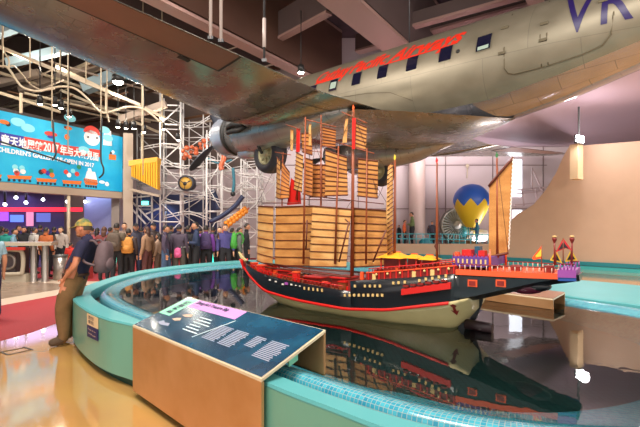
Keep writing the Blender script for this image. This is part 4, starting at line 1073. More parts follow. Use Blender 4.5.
sail((283, 161), (288.5, 172), (288, 198), (281.5, 199), 8, m_sailbr, .10, .4, .01)
sail((295.5, 152), (304.5, 156), (303, 192), (292.5, 189), 9, m_saillt, .0, -.3, .015)
sail((305.5, 158), (312, 160), (311.5, 196), (304.5, 194), 9, m_sailbr, .02, .3, .01)
sail((312, 165), (326, 165), (326, 197), (311, 197), 7, m_sailbr, .14, .1, .01)
sail((326.5, 150), (346, 157), (347, 195), (326, 196), 9, m_sail, -.10, .1, .02)
sail((359, 159), (377.5, 161), (377, 198), (358.5, 196), 8, m_sail, -.02, .1, .02)
sail((290, 129), (294, 130), (293, 151), (290, 150), 2, m_saillt, .15, -.3, .01, .003)
sail((302, 134), (311, 133), (312, 155), (303, 152), 5, m_sailbr, .12, .1, .01)
sail((308.5, 124), (311.5, 124), (311.5, 146), (308.3, 146), 2, m_saillt, -.06, -.3, .005, .003)
sail((323, 127), (335.5, 130), (335, 147), (323, 146), 6, m_sailbr, .12, .1, .01)
sail((345.5, 119), (348.5, 118.5), (347, 143), (341.5, 143.5), 2, m_saillt, .02, -.3, .008, .003)
sail((356.5, 123), (366.5, 127), (365.5, 150), (356, 147), 6, m_sail, .0, .1, .01)
for q in (((296.5, 128), (300, 128.5), (299.5, 152), (296, 152)), ((352.3, 118), (355.6, 118), (354.8, 149), (352, 149))):
    P = [ctr(*z_, -.03 if q[0][0] > 320 else .13) for z_ in q]
    sp('red_banner', MB().prism([P[0], P[1], P[2], P[3]], (0, .008, 0)), m_redh, lab='narrow red banner')
P = [ctr(*z_, .16) for z_ in ((291, 178), (300, 186), (301, 204), (287, 205))]
sp('red_staysail', MB().prism(P, (0, .008, 0)), m_redh, lab='red staysail')
# tall stern sail
sail((489.5, 186), (513, 158), (508, 253), (489, 257), 1, m_sail, .03, .08, .02, .009, lab='plain brown stern sail')
sp('leech_rope', MB().tube([ctr(513, 158, .03)]+[ctr(513-.05*(k-158)+(.6 if k % 4 < 2 else -.2), k, .02) for k in range(160, 252, 2)], .006, 5), m_white)
# mizzen's rolled striped sail beside its mast
ns = sp('furled_sail', MB().tube([ctr(390.5, 165, -.06), ctr(389.5, 210, -.06), ctr(390, 260, -.06)], [.030, .040, .030], 10), m_saillt)
for k in range(22):
    y_ = 164+k*4.4
    sp('lashing', MB().tube([ctr(387.5, y_+2.5, -.10), ctr(390.5, y_, -.11), ctr(393.5, y_-2, -.06)], .006, 4), m_dkb, ns)
# yards, booms, stays
for (a, b, y, r) in [((286, 124.5), (301, 129.5), .12, .007), ((304, 119), (336, 127), .0, .007), ((342, 112), (366.5, 123), .0, .008), ((275, 152), (291, 155), .08, .006),
                     ((322, 145), (338, 150), .0, .006), ((339, 143), (374, 153.5), -.02, .007), ((262, 203), (300, 203), .05, .006), ((300, 199), (350, 201), -.05, .006), ((320, 197), (384, 204), -.05, .006),
                     ((349, 222), (339, 262), -.22, .010), ((386, 230), (373, 262), -.22, .010), ((307, 220), (306, 250), -.2, .010), ((345, 219), (349, 223), -.18, .008), ((300, 150), (321, 152), .1, .005)]:
    sp('yard', MB().tube([ctr(*a, y), ctr(*b, y)], r, 6), m_dkb if a[1] > 195 else m_wood)
m_rope = mat('dark_rope', sr('#4a2d1c'), .7)
for (a, b) in [((283, 152), (256, 206)), ((305, 118), (283, 160)), ((305, 120), (321, 160)), ((353, 112), (367, 150)), ((353, 112), (338, 148)), ((353, 150), (320, 200)), ((353, 150), (392, 211)), ((395, 160), (378, 198)), ((437, 165), (440, 262)), ((352, 200), (312, 262)), ((321, 117), (312, 165)), ((305, 160), (295, 200)), ((367, 155), (378, 198)), ((497, 160), (508, 252))]:
    sp('rigging_line', MB().tube([ctr(*a, -.01), ctr(*b, -.03)], .0028, 4), m_rope)
sp('windsock', MB().prism([ctr(434, 246, -.05), ctr(438, 240, -.05), ctr(437, 252, -.05)], (0, .01, 0)), m_dkb)
# ================================================================== banner, gallery and scaffold on the left
RB = Vector((-9.4, 20.0, 0)); WD = Vector((-.464, -.886, 0)); WNn = Vector((-.886, .464, 0))
def wp(px, py, off=0.0):      # point of the banner wall plane (moved off metres toward the gallery) at this bearing
    o = Vector((0, 0, EYE)); d = Vector(((px-CXP)/FPX, 1, -(py-HOR)/FPX)); c = RB+WNn*off
    t = (c-o).dot(WNn)/d.dot(WNn); return o+d*t
m_bancyan = mat('banner_cyan', sr('#0fa6dc'), .45, noise=.25, nscale=.9, col2=sr('#35c0e8'))
m_frame = mat('cream_beam', sr('#a99784'), .5)
ban = thing('gallery_banner', 'large turquoise banner with white lettering and a toy train above the crowd', 'banner', tuple(RB+WD*4+Vector((0, 0, 3.3))))
bR, bL = RB, RB+WD*8.5
z0_, z1_ = 3.32, 5.93
part(ban, 'board', MB().prism([bR+Vector((0, 0, z0_)), bL+Vector((0, 0, z0_)), bL+Vector((0, 0, z1_)), bR+Vector((0, 0, z1_))], WNn*.12), m_bancyan)
def bq(nm, pts, m_, off=-.012): part(ban, nm, MB().add([wp(*p, off) for p in pts], [tuple(range(len(pts)))]), m_)
m_bred = mat('banner_red', sr('#d8473c'), .5); m_bblue = mat('banner_blue', sr('#3d3fa6'), .5); m_bwhite = mat('banner_white', sr('#f3f7f8'), .5); m_borange = mat('banner_orange', sr('#ec7a34'), .5); m_blt = mat('banner_light_cyan', sr('#8ce2f0'), .5); m_bdark = mat('banner_black', (.03, .03, .04), .5); m_bgreen = mat('banner_green', sr('#2f8f62'), .5)
bq('title_band', [(-40, 124), (24, 136.5), (24, 148), (-40, 141)], m_bblue); bq('title_band', [(24, 136.5), (60, 143), (60, 153.5), (24, 148)], m_bred); bq('title_band', [(60, 144.5), (100, 150), (100, 157), (60, 155)], m_bred)
bdir = (wp(100, 150)-wp(0, 150)).normalized(); bdir.z = 0; bdir.normalize()
def btext(s, px, py, size, m_, width, slope, bold=0):
    lettering(ban, 'lettering', s, wp(px, py, -.03), bdir+Vector((0, 0, slope)), Vector((0, 0, 1)), size, m_, width=width, bold=bold)
btext('童天地展館', 1, 143.5, .42, m_bwhite, (wp(42,150)-wp(1,150)).length, -.03, .012)
btext('2017', 43.5, 150.5, .48, m_bwhite, (wp(59,150)-wp(44,150)).length, -.03, .015)
btext('年与大家見面', 60, 153.3, .40, m_bwhite, (wp(99,150)-wp(61,150)).length, -.03, .012)
btext("CHILDREN'S GALLERY RE-OPEN IN 2017", -3, 151, .24, m_bwhite, (wp(93,150)-wp(-3,150)).length, -.03, .008)
def bdisc(px, py, r, m_, sx=1, n=18, a0=0, a1=2*PI):
    c = wp(px, py, -.014); part(ban, 'printed_shape', MB().add([c+bdir*(r*sx*math.cos(a0+(a1-a0)*k/n))+Vector((0, 0, r*math.sin(a0+(a1-a0)*k/n))) for k in range(n)], [tuple(range(n))]), m_)
bdisc(92, 138, .34, m_bwhite, 1.1); bdisc(92, 134, .36, m_bred, 1.1, a1=PI*1.03); bdisc(88, 137, .05, m_bdark); bdisc(97, 138, .05, m_bdark)
bdisc(51, 134, .10, m_bred, 2.6); bdisc(51, 137, .06, m_bblue, 2.4); bdisc(4, 122, .08, m_borange, 2.2); bdisc(8, 124, .09, m_bdark, 1)
bdisc(68, 128, .08, m_borange, 2.2); bdisc(67, 137, .12, m_borange, .9); bdisc(65, 127, .05, m_bdark)
for q in ((18, 122), (28, 128), (70, 118), (105, 130), (108, 138), (84, 150)): bdisc(q[0], q[1], .16, m_blt, 1.6)
bq('printed_shape', [(104, 130), (111, 131), (112, 146), (103, 145)], m_bwhite); bdisc(113, 152, .08, m_bwhite); bq('printed_shape', [(109, 154), (116, 155), (116, 160), (109, 159.5)], m_borange); bdisc(111, 153, .06, m_bdark)
bdisc(107, 184, .10, m_bwhite)
# the printed toy train
for k, (a, b, yy) in enumerate(((-30, 2, 173.5), (7, 32, 175), (36, 57, 178), (62, 82, 180), (84, 98, 181))):
    bq('train_wagon', [(a, yy), (b, yy+1.2), (b-1.5, yy+4.5), (a+1.5, yy+3.5)], m_borange)
    for j in range(5): bdisc(a+2+(b-a-4)*j/4, yy+5+j*.25, .05, m_bdark)
for (x, y, c_) in ((15, 167, m_blt), (22, 168, m_blt), (16, 171, m_bwhite), (23, 171.5, m_bwhite), (17, 173, m_bred), (41, 172, m_bdark), (44, 171, m_bred), (48, 173, m_bblue), (51, 171, m_bgreen), (52, 175, m_borange), (66, 172, m_bred), (69, 175, m_bwhite), (73, 171, m_blt), (77, 174, m_bred), (79, 167, m_bgreen)):
    bdisc(x, y, .10, c_)
bq('train_engine', [(84, 182), (87, 171), (95, 172), (98, 183)], m_bwhite); bq('train_engine', [(84, 182), (84, 178), (97, 180), (98, 184)], m_borange); bq('train_engine', [(88, 168), (91, 168.3), (92, 172), (87.5, 172)], m_bwhite)
bdisc(102, 182, .07, m_bwhite, 2)
# small dark hooks and wires hanging before the banner
def fwire(pts, Y, lab):
    P = spline([at(*p, Y) for p in pts], 6, False)
    solo('hanging_hook', MB().tube(P, .03, 6), m_black, lab, 'hook', tuple(at(*pts[0], Y)))
fwire([(53, 120), (54, 140), (55.5, 147), (56, 153), (54, 158), (52, 160)], 14.3, 'black curved hook hanging before the white numerals of the banner')
fwire([(102, 118), (101, 140), (101, 160), (103.5, 168), (103, 174), (99, 178)], 14.8, 'black curved hook hanging before the right part of the banner')
fwire([(-5, 140), (30, 151), (52, 158), (70, 164)], 14.3, 'thin black wire crossing low in front of the banner lettering')
solo('hanging_bracket', MB().bar(at(21, 93, 14), at(21, 113, 14), .08, .05), m_rod, 'short cream bracket hanging at the upper left of the banner', 'bracket', tuple(at(21, 93, 14)))
# header beam, end column
struct('wall_header', MB().prism([bR+Vector((0, 0, 3.0)), bL+WD*3+Vector((0, 0, 3.0)), bL+WD*3+Vector((0, 0, 3.3)), bR+Vector((0, 0, 3.3))], WNn*.5), m_frame)
struct('wall_over_gallery', MB().prism([bR+WNn*.2+Vector((0, 0, 3.3)), bL+WD*4+WNn*.2+Vector((0, 0, 3.3)), bL+WD*4+WNn*.2+Vector((0, 0, 6.1)), bR+WNn*.2+Vector((0, 0, 6.1))], WNn*.3), m_dark)
cpos = RB+Vector((.22, .1, 0))
struct('wall_end_column', MB().box((cpos.x, cpos.y, 3.05), (.42, .42, 6.1), 0, rz=.4), m_frame)
struct('wall_inner_pier', MB().box((cpos.x-.75, cpos.y+.3, 1.5), (.35, .4, 3.0), 0, rz=.4), mat('taupe_pier', sr('#8b7f74'), .5))
struct('trim_2', MB().cyl(tuple(wp(68.5, 200, .1)-Vector((0, 0, 3))), tuple(wp(68.5, 190, .1)+Vector((0, 0, .1))), .07, n=10), m_rod)
# gallery interior
m_gwall = mat('violet_gallery_wall', sr('#5d5790'), .5, noise=.35, nscale=.8); m_gblue = mat('blue_grey_glass_wall', sr('#8488a8'), .3, noise=.2, nscale=.6)
G0, G1 = RB+WNn*4.6, RB+WD*12+WNn*4.6
struct('wall_gallery', MB().prism([G0, G1, G1+Vector((0, 0, 3.4)), G0+Vector((0, 0, 3.4))], WNn*.1), m_gwall)
struct('ceiling_gallery', MB().prism([RB+WNn*.5+Vector((0, 0, 3.32)), RB+WD*12+WNn*.5+Vector((0, 0, 3.32)), G1+Vector((0, 0, 3.32)), G0+Vector((0, 0, 3.32))], (0, 0, .1)), mat('navy_ceiling', sr('#1c1a3a'), .7))
struct('wall_gallery_side', MB().prism([wp(84, 240, 2.2)*1, wp(119, 240, .6)*1, wp(119, 240, .6)+Vector((0, 0, 3)), wp(84, 240, 2.2)+Vector((0, 0, 3))], (0, .08, 0)), m_gblue)
def gl(nm, px0, py0, px1, py1, off, m_, lab, cat):
    A_ = wp(px0, py1, off); B_ = wp(px1, py1, off); C_ = wp(px1, py0, off); D_ = wp(px0, py0, off)
    solo(nm, MB().prism([A_, B_, C_, D_], -WNn*.05), m_, lab, cat, tuple(A_))
gl('led_strip', -40, 207.5, 82, 211.5, 4.4, mat('red_led', (1, .03, .06), .4, emit=1.1), 'glowing red light strip running through the gallery under the banner', 'light strip')
gl('light_panel', -20, 212, 8, 221, 4.3, mat('violet_led', (.35, .08, .8), .4, emit=.9), 'violet glowing panel at the far left inside the gallery', 'light panel')
gl('screen', 10, 215, 23, 222, 4.2, mat('blue_screen', (.1, .2, .9), .4, emit=1.0), 'small blue lit screen on the gallery wall', 'screen')
gl('light_panel', 26, 212, 33, 226, 4.2, mat('pink_led', (.8, .3, .45), .4, emit=.5), 'upright pink glowing panel in the gallery', 'light panel')
gl('light_panel', 36, 213, 50, 222, 4.2, mat('blue_led', (.15, .2, .6), .4, emit=.35), 'dim blue panel beside the pink one in the gallery', 'light panel')
for k, (x, y) in enumerate(((16, 198), (43, 200), (67, 202), (85, 202), (26, 203), (5, 205))):
    p_ = wp(x, y, 2.0); t_ = thing('gallery_spotlight', ['gallery ceiling spotlight at the left above the blue screen', 'second gallery ceiling spotlight', 'gallery ceiling spotlight beside the pale pole', 'gallery ceiling spotlight over the blue glass wall', 'small gallery spotlight above the red strip', 'leftmost gallery ceiling spotlight'][k], 'lamp', tuple(p_), group='gallery spotlights')
    part(t_, 'housing', MB().cyl(tuple(p_+Vector((0, 0, .08))), (p_.x, p_.y, 3.3), .05, n=8), m_black); part(t_, 'bulb', MB().ball(tuple(p_+Vector((0, 0, .02))), .07, 8, 6), mat('cool_lamp', (.8, .85, 1), .3, emit=12))
a_ = wp(40, 200, 2.3); area('gallery_light', (a_.x, a_.y, 3.2), (a_.x, a_.y, 0), 3.5, 60, (.62, .50, 1))
a_ = wp(100, 200, 1.6); area('gallery_light', (a_.x, a_.y, 3.1), (a_.x, a_.y, 0), 1.5, 28, (.6, .72, 1))
# recess behind the scaffold
m_recess = mat('dark_blue_recess', sr('#27305a'), .5, noise=.5, nscale=.7)
A_, B_ = at(129, 260, 23.7), at(216, 260, 23.7)
struct('wall_recess', MB().box(((A_.x+B_.x)/2, 23.9, 1.75), (B_.x-A_.x, .2, 3.5)), m_recess)
p_ = at(145, 203, 23.75); solo('exit_sign', MB().box(tuple(p_), (.35, .1, .2)), mat('green_glow', (.1, .9, .6), .4, emit=4), 'small glowing green sign on the dark recess wall', 'sign', tuple(p_))
p_ = at(158, 222, 23.3); spot('recess_lamp', (p_.x, 22.6, 3.3), (p_.x, 23.7, 1.2), 120, (.5, .65, 1), 100)
# ---- scaffold towers of the ball machine
m_scaf = mat('white_scaffold', sr('#ddd9d6'), .35); m_scafg = mat('grey_scaffold', sr('#9b9896'), .4)
def tube_o(parent, nm, a, b, r, m_): return part(parent, nm, MB().cyl(a, b, r, n=6), m_, world=False)
def tower(x, y, w, d_, H_, step, rz, lab, r=.035, m_=None, brace=True):
    t = thing('scaffold_tower', lab, 'scaffold', (x, y, 0), rz=rz, group='white scaffold towers of the ball machine'); m_ = m_ or m_scaf
    cs = [(-w/2, -d_/2), (w/2, -d_/2), (w/2, d_/2), (-w/2, d_/2)]
    for cx_, cy_ in cs: tube_o(t, 'post', (cx_, cy_, 0), (cx_, cy_, H_), r, m_)
    n = int(H_/step)
    for k in range(1, n+1):
        z = k*step
        for i in range(4): tube_o(t, 'ledger', (*cs[i], z), (*cs[(i+1) % 4], z), r*.7, m_)
        if brace and k < n:
            i = k % 2; tube_o(t, 'brace', (*cs[0 if i else 1], z), (*cs[1 if i else 0], z+step), r*.6, m_)
            if k % 2: tube_o(t, 'brace', (*cs[1], z), (*cs[2], z+step), r*.6, m_)
    return t
T_ = lambda px, Y: at(px, 228, Y).x
tower(T_(172, 21), 21.0, .95, 1.0, 8.2, .95, .2, 'tall white scaffold tower right of the yellow pleated awning', .05)
tower(T_(196, 22.8), 22.8, 1.2, 1.0, 7.6, .8, -.1, 'white scaffold tower carrying the orange balls behind the propeller')
tower(T_(214, 20.3), 20.3, .7, .9, 6.2, 1.2, .3, 'slim white scaffold tower below the engine', .035)
tower(T_(232, 21.9), 21.9, 1.3, 1.2, 5.6, .9, .1, 'white scaffold tower behind the puffer-jacket visitor')
tower(T_(252, 20.4), 20.4, .8, .8, 4.9, .7, -.2, 'white scaffold tower nearest the foremost tan sail', .035)
tower(T_(268, 22), 22.0, .8, .8, 5.0, 1.0, .1, 'low white scaffold tower partly behind the foremost sail')
tower(T_(152, 22.5), 22.5, 1.3, .9, 6.8, 1.3, .2, 'grey scaffold tower behind the yellow pleated awning', .045, m_scafg)
def bar_thing(nm, pts, Y, r, m_, lab, cat, grp=None):
    P = spline([at(*p, Y) if len(p) == 2 else at(p[0], p[1], p[2]) for p in pts], 5, False)
    return solo(nm, MB().tube(P, r, 6), m_, lab, cat, tuple(P[0]), grp)
m_tealp = mat('teal_pipe', sr('#2c6f80'), .4); m_navyp = mat('navy_pipe', sr('#2a3352'), .35)
tk = [([(160, 172), (176, 176), (200, 178), (225, 172), (262, 165)], 20.6, 'upper'), ([(163, 200), (180, 204), (205, 198), (228, 204), (262, 200)], 20.6, 'middle'), ([(140, 150), (165, 146), (190, 152), (215, 160)], 20.8, 'high left'), ([(225, 165), (240, 176), (262, 178), (272, 182)], 19.8, 'short right'),
      ([(165, 218), (190, 214), (216, 222), (240, 214), (258, 218)], 20.4, 'low'), ([(162, 186), (175, 192), (196, 196), (214, 192)], 20.2, 'sagging left'), ([(240, 200), (246, 190), (254, 188), (262, 193), (266, 203)], 20.3, 'arched'), ([(168, 120), (190, 128), (210, 118)], 21.5, 'topmost'), ([(218, 186), (232, 192), (245, 184), (256, 190)], 20.0, 'small wavy'), ([(163, 160), (180, 168), (205, 166)], 20.4, 'thin slanting')]
for pts, Y, w_ in tk:
    t_ = thing('ball_track', w_+' white rolling-ball track on the scaffold', 'track', tuple(at(*pts[0], Y)), group='white ball tracks')
    for dz in (0, .12):
        P = spline([at(*p, Y)+Vector((0, 0, dz)) for p in pts], 5, False); part(t_, 'rail', MB().tube(P, .022, 5), m_scaf)
    for k in range(0, len(P), 3): part(t_, 'tie', MB().cyl(tuple(P[k]), tuple(P[k]-Vector((0, 0, .14))), .015, n=5), m_scaf)
bar_thing('chute', [(210, 222), (222, 216), (235, 206), (243, 196)], 19.4, .11, m_navyp, 'thick dark blue chute slanting up beside the amber balls', 'chute')
bar_thing('chute', [(233, 168), (234, 182), (233, 192)], 19.8, .08, m_tealp, 'short upright teal pipe with a black knob below the engine', 'pipe')
p_ = at(233, 194, 19.8); solo('hanging_ball', MB().ball(tuple(p_), .12, 10, 8), m_black, 'black ball under the upright teal pipe', 'ball', tuple(p_))
bar_thing('chute', [(212, 190), (216, 200), (218, 210)], 20.9, .16, m_navyp, 'dark blue upright panel tube in the scaffold', 'chute')
bar_thing('pipe_run', [(131, 178), (150, 184), (176, 190), (200, 192)], 20.0, .05, m_scafg, 'grey pipe running down to the round drum', 'pipe')
bar_thing('pipe_run', [(196, 160), (206, 158), (218, 163), (232, 160)], 20.0, .05, m_tealp, 'thin teal pipe crossing under the propeller blade', 'pipe')
# stair frame below the awning
sf = thing('stair_frame', 'white angled steel stair frame left of the scaffold above the crowd', 'stair frame', tuple(at(135, 235, 21)))
for a, b in (((128, 198), (150, 220)), ((150, 220), (162, 222)), ((128, 198), (150, 196)), ((136, 206), (152, 206)), ((152, 196), (152, 235)), ((137, 196), (137, 236)), ((146, 214), (160, 208)), ((128, 205), (146, 224))):
    part(sf, 'bar', MB().bar(at(*a, 21), at(*b, 21), .07), m_scaf)
m_ballo = mat('orange_ball', sr('#c9623a'), .3, coat=.5); m_amber = mat('amber_ball', sr('#e08a28'), .25, coat=.5)
rnd = random.Random(11)
bp_ = [(183, 151), (187, 148), (191, 152), (186, 155), (192, 147), (196, 149), (200, 144), (204, 141), (201, 148), (206, 146), (209, 139), (184, 158), (190, 157), (196, 153)]
for i, (x, y) in enumerate(bp_):
    p_ = at(x, y, 20.2+.3*(i % 3)); solo('orange_ball', MB().ball(tuple(p_), .10+.03*(i % 2), 12, 8), m_ballo, 'glossy orange ball in the cluster behind the propeller blade', 'ball', tuple(p_), 'orange balls on the scaffold')
for i in range(14):
    k = i//2; p_ = at(226+3.1*k+(i % 2)*1.5, 223-2.4*k+(i % 2)*3, 19.2); solo('amber_ball', MB().ball(tuple(p_), .11, 12, 8), m_amber, 'amber ball in the slanting row beside the dark blue chute', 'ball', tuple(p_), 'amber balls in a slanting row')
bar_thing('chute', [(223, 268), (223, 236), (225, 228), (236, 219), (249, 208)], 19.35, .05, m_ballo, 'thin orange rail carrying the row of amber balls', 'rail')
bar_thing('chute', [(222, 148), (224, 158), (221, 166), (222, 170)], 20.0, .13, m_ballo, 'short orange chute hanging right of the propeller blade', 'chute')
p_ = at(186, 184, 20.1); dr = thing('drum', 'round yellow drum with black centre in the scaffold', 'drum', tuple(p_))
RX = Matrix.Rotation(PI/2, 3, 'X')
part(dr, 'casing', MB().lathe([(.30, -.2), (.38, -.2), (.38, .2), (.30, .2)], tuple(p_+Vector((.06, 0, .03))), 24, R=RX), m_tyre)
part(dr, 'face', MB().lathe([(.001, .16), (.31, .16), (.31, -.1), (.001, -.1)], tuple(p_), 24, R=RX), mat('drum_yellow', sr('#c99b45'), .4))
part(dr, 'boss', MB().lathe([(.001, .20), (.09, .2), (.1, .1)], tuple(p_), 12, R=RX), m_black)
for k in range(3): 
    a__ = k*2*PI/3+.5; part(dr, 'spoke', MB().bar(p_+Vector((0, -.17, 0)), p_+Vector((.28*math.cos(a__), -.17, .28*math.sin(a__))), .03), m_black)
# yellow pleated awning
m_yel = mat('yellow_slat', sr('#e0a41c'), .45)
aw = thing('pleated_awning', 'yellow pleated slat unit hanging right of the banner', 'awning', tuple(at(142, 158, 19)))
part(aw, 'top_board', MB().prism([at(128.5, 160.5, 19), at(157, 157, 19.4), at(157, 163, 19.4), at(128.5, 166, 19)], (0, .5, 0)), m_yel)
for k in range(11):
    x = 131+2.45*k; yb = 176+1.25*k; part(aw, 'slat', MB().prism([at(x, 164.6-.3*k, 19.1), at(x+1.8, 164.4-.3*k, 19.1), at(x+1.8, yb+1, 19.1), at(x, yb, 19.1)], (0, .35, 0)), m_yel)
part(aw, 'hanger', MB().bar(at(142, 159, 19.3), Vector((at(142, 120, 19.3).x, 19.3, 12.4)), .05), m_rod)
part(aw, 'lower_rail', MB().bar(at(128, 189, 19.3), at(160, 196, 19.3), .12), m_frame)
# wavy track over the banner
P = spline([at(x, y, Y) for x, y, Y in [(-12, 62, 15), (0, 66, 15), (8, 68, 15), (20, 85, 15), (30, 90, 15.2), (40, 91, 15.3), (52, 88, 15.5), (64, 86.5, 15.6), (76, 89, 15.8), (88, 99, 16), (96, 108, 16.1), (104, 113, 16.2), (116, 110, 16.4), (128, 107, 16.5), (140, 108, 16.6), (150, 113, 16.8), (160, 122, 17)]], 5, False)
t_ = thing('wavy_track', 'cream wavy ball track hanging above the turquoise banner', 'track', tuple(P[0]))
part(t_, 'tube', MB().tube(P, .042, 8), m_rod)
P2 = spline([at(x, y, Y) for x, y, Y in [(8, 68, 15), (14, 66, 15.1), (22, 74, 15.3), (30, 84, 15.6), (42, 90, 15.8), (55, 89, 16)]], 5, False)
part(t_, 'thin_tube', MB().tube(P2, .025, 6), m_rod); part(t_, 'thin_tube', MB().tube(spline([at(x, y, 15.2) for x, y in ((3, 20), (3, 48), (9, 60), (8, 68))], 5, False), .03, 6), m_rod)
part(t_, 'thin_tube', MB().tube(spline([at(x, y, 16.3) for x, y in ((106, 88), (106, 108), (108, 116), (109, 122))], 5, False), .03, 6), m_rod)
# ================================================================== reception counter and things by it
m_ctop = mat('counter_top', sr('#b9ad98'), .25); m_cbody = mat('counter_body', sr('#5b4f52'), .4); m_steel = mat('brushed_steel', sr('#a39a92'), .3, metal=.7); m_redband = mat('red_band', sr('#c23a30'), .4)
ct = thing('reception_counter', 'long beige-topped counter with red band at the left edge', 'counter', (-9.6, 12.6, 0))
part(ct, 'worktop', MB().prism([(-11.2, 12.1, 1.08), (-8.2, 12.25, 1.08), (-8.0, 12.5, 1.08), (-8.1, 13.0, 1.08), (-11.2, 13.0, 1.08)], (0, 0, .10)), m_ctop)
part(ct, 'red_band', MB().box((-9.9, 12.24, 1.0), (2.6, .06, .09)), m_redband)
part(ct, 'body', MB().box((-10.2, 12.85, .5), (2.2, .6, 1.0)), m_cbody)
part(ct, 'loop_leg', MB().tube(spline([(-9.9, 12.35, .96), (-9.0, 12.35, .96), (-8.75, 12.35, .85), (-8.75, 12.35, .35), (-8.9, 12.35, .25), (-9.9, 12.35, .25)], 6, False), .06, 8), m_ctop)
part(ct, 'loop_leg', MB().tube(spline([(-9.95, 12.45, .8), (-9.2, 12.45, .8), (-9.05, 12.45, .6), (-9.2, 12.45, .4), (-9.95, 12.45, .4)], 6, False), .04, 8), m_steel)
for x in (-8.52, -8.18):
    part(ct, 'leg', MB().lathe([(.12, 0), (.09, .05), (.085, 1.08)], (x, 12.5, 0), 14), m_steel)
part(ct, 'kick_box', MB().box((-9.1, 12.6, .12), (.9, .5, .24)), m_ctop)
bn = thing('litter_bin', 'steel cylindrical bin with dark lid behind the counter end', 'bin', (-8.0, 12.9, 0))
part(bn, 'body', MB().lathe([(.001, .0), (.2, 0), (.2, .72), (.001, .72)], (-8.0, 12.95, 0), 20), m_steel); part(bn, 'lid', MB().lathe([(.21, .72), (.21, .78), (.001, .8)], (-8.0, 12.95, 0), 20), mat('dark_lid', sr('#51504e'), .4))
rb = thing('red_plinth', 'low red block with a small yellow item behind the bin', 'plinth', (-7.6, 13.2, 0))
part(rb, 'block', MB().box((-7.55, 13.2, .33), (.62, .4, .66)), mat('coral_block', sr('#cf4d48'), .5)); 
solo('yellow_cap', MB().ball((-7.75, 13.15, .70), (.1, .07, .05), 10, 6), m_yel, 'small yellow item lying on the red block', 'item', (-7.75, 13.15, .66))
# floor access cover outline on the yellow stone
fc = MB()
for a, b in (((1, 352), (23, 348)), ((1, 352), (8, 355)), ((8, 355), (32, 349.5)), ((23, 347), (33, 350))):
    fc.bar(atz(*a, .002), atz(*b, .002), .02, .006)
solo('floor_cable_cover', fc, m_black, 'thin black outline of a hatch let into the yellow floor at the left', 'hatch', tuple(atz(15, 351, 0)))
# ================================================================== balcony things at the right
m_bblu = mat('balloon_blue', sr('#2c62c8'), .4); m_byel = mat('balloon_yellow', sr('#e3c22c'), .4)
bc = at(471.5, 202, 21.2); bal = thing('hot_air_balloon', 'blue and yellow hot air balloon model standing behind the parapet', 'balloon model', (bc.x, bc.y, .60))
R_ = .90
def bprof(u):      # u 0 top .. 1 bottom
    th = u*PI*.80
    r = R_*math.sin(min(th, PI)) if u < .62 else None
    return r
prof = []
for k in range(25):
    u = k/24
    if u < .5: r = R_*math.sin(u*PI); z = R_*math.cos(u*PI)
    else:
        w = (u-.5)/.5; r = R_*(1-.70*w**1.35); z = -1.15*w*R_*1.25
    prof.append((max(r, .001), z))
N_seg = 32
def bal_faces(sel):
    mb = MB(); vs = []
    for r, z in prof:
        for k in range(N_seg): vs.append((bc.x+r*math.cos(2*PI*k/N_seg), bc.y+r*math.sin(2*PI*k/N_seg), bc.z+.02+z))
    return vs
# the zigzag seam between the two colours: rows are cut at a height that depends on the bearing
def zz_(k): 
    a = (k/N_seg*8) % 1; return -.02-.42*abs(a*2-1)*R_+.14
vs = []
def shell(top):
    mb = MB(); rows = []
    for j in range(14):
        row = []
        for k in range(N_seg):
            zs = zz_(k); zt, zb = (R_, zs) if top else (zs, -1.4375*R_)
            z = zt+(zb-zt)*j/13
            # radius by interpolation of the profile
            r = .001
            for (r0, z0), (r1, z1) in zip(prof, prof[1:]):
                if z1 <= z <= z0: r = r0+(r1-r0)*(z0-z)/max(1e-6, z0-z1); break
            row.append(Vector((bc.x+r*math.cos(2*PI*k/N_seg), bc.y+r*math.sin(2*PI*k/N_seg), bc.z+.02+z)))
        rows.append(row)
    return mb.loft(rows)
part(bal, 'crown', shell(True), m_bblu, label='blue zigzag-edged top'); part(bal, 'lower_envelope', shell(False), m_byel, label='yellow lower half')
for k in range(4):
    a = PI/4+k*PI/2; part(bal, 'cord', MB().cyl((bc.x+.24*math.cos(a), bc.y+.24*math.sin(a), bc.z-1.2), (bc.x+.2*math.cos(a), bc.y+.2*math.sin(a), .95), .015, n=5), m_rod)
part(bal, 'basket', MB().lathe([(.001, .60), (.24, .60), (.28, .95), (.25, .95), (.22, .5), (.001, .5)], (bc.x, bc.y, 0), 16), mat('wicker', sr('#8a6336'), .7, noise=.3, nscale=30))
# turbofan
tc_ = at(457, 225, 22.7); m_fanb = mat('fan_blade', sr('#cfd2cc'), .3, metal=.5); m_fand = mat('fan_dark', sr('#77746a'), .5); m_teng = mat('teal_engine', sr('#2f8a9b'), .35)
fan = thing('turbofan_engine', 'cut-away jet engine with a ring of fan blades beside the balloon', 'jet engine', (tc_.x, tc_.y, .60))
part(fan, 'intake_ring', MB().lathe([(.84, -.1), (.92, -.1), (.94, .0), (.92, .2), (.84, .2), (.84, -.1)], tuple(tc_), 36, R=RX), m_fand)
for k in range(30):
    a = 2*PI*k/30; part(fan, 'fan_blade', MB().prism([tc_+Vector((.24*math.cos(a), -.12, .24*math.sin(a))), tc_+Vector((.84*math.cos(a), -.06, .84*math.sin(a))), tc_+Vector((.84*math.cos(a+.10), .04, .84*math.sin(a+.10))), tc_+Vector((.24*math.cos(a+.13), -.04, .24*math.sin(a+.13)))], (0, .02, 0)), m_fanb)
part(fan, 'spinner', MB().lathe([(.001, .40), (.12, .32), (.22, .12), (.24, 0)], tuple(tc_), 18, R=RX), m_fanb)
part(fan, 'back_disc', MB().lathe([(.001, -.15), (.86, -.15)], tuple(tc_), 36, R=RX), m_fand)
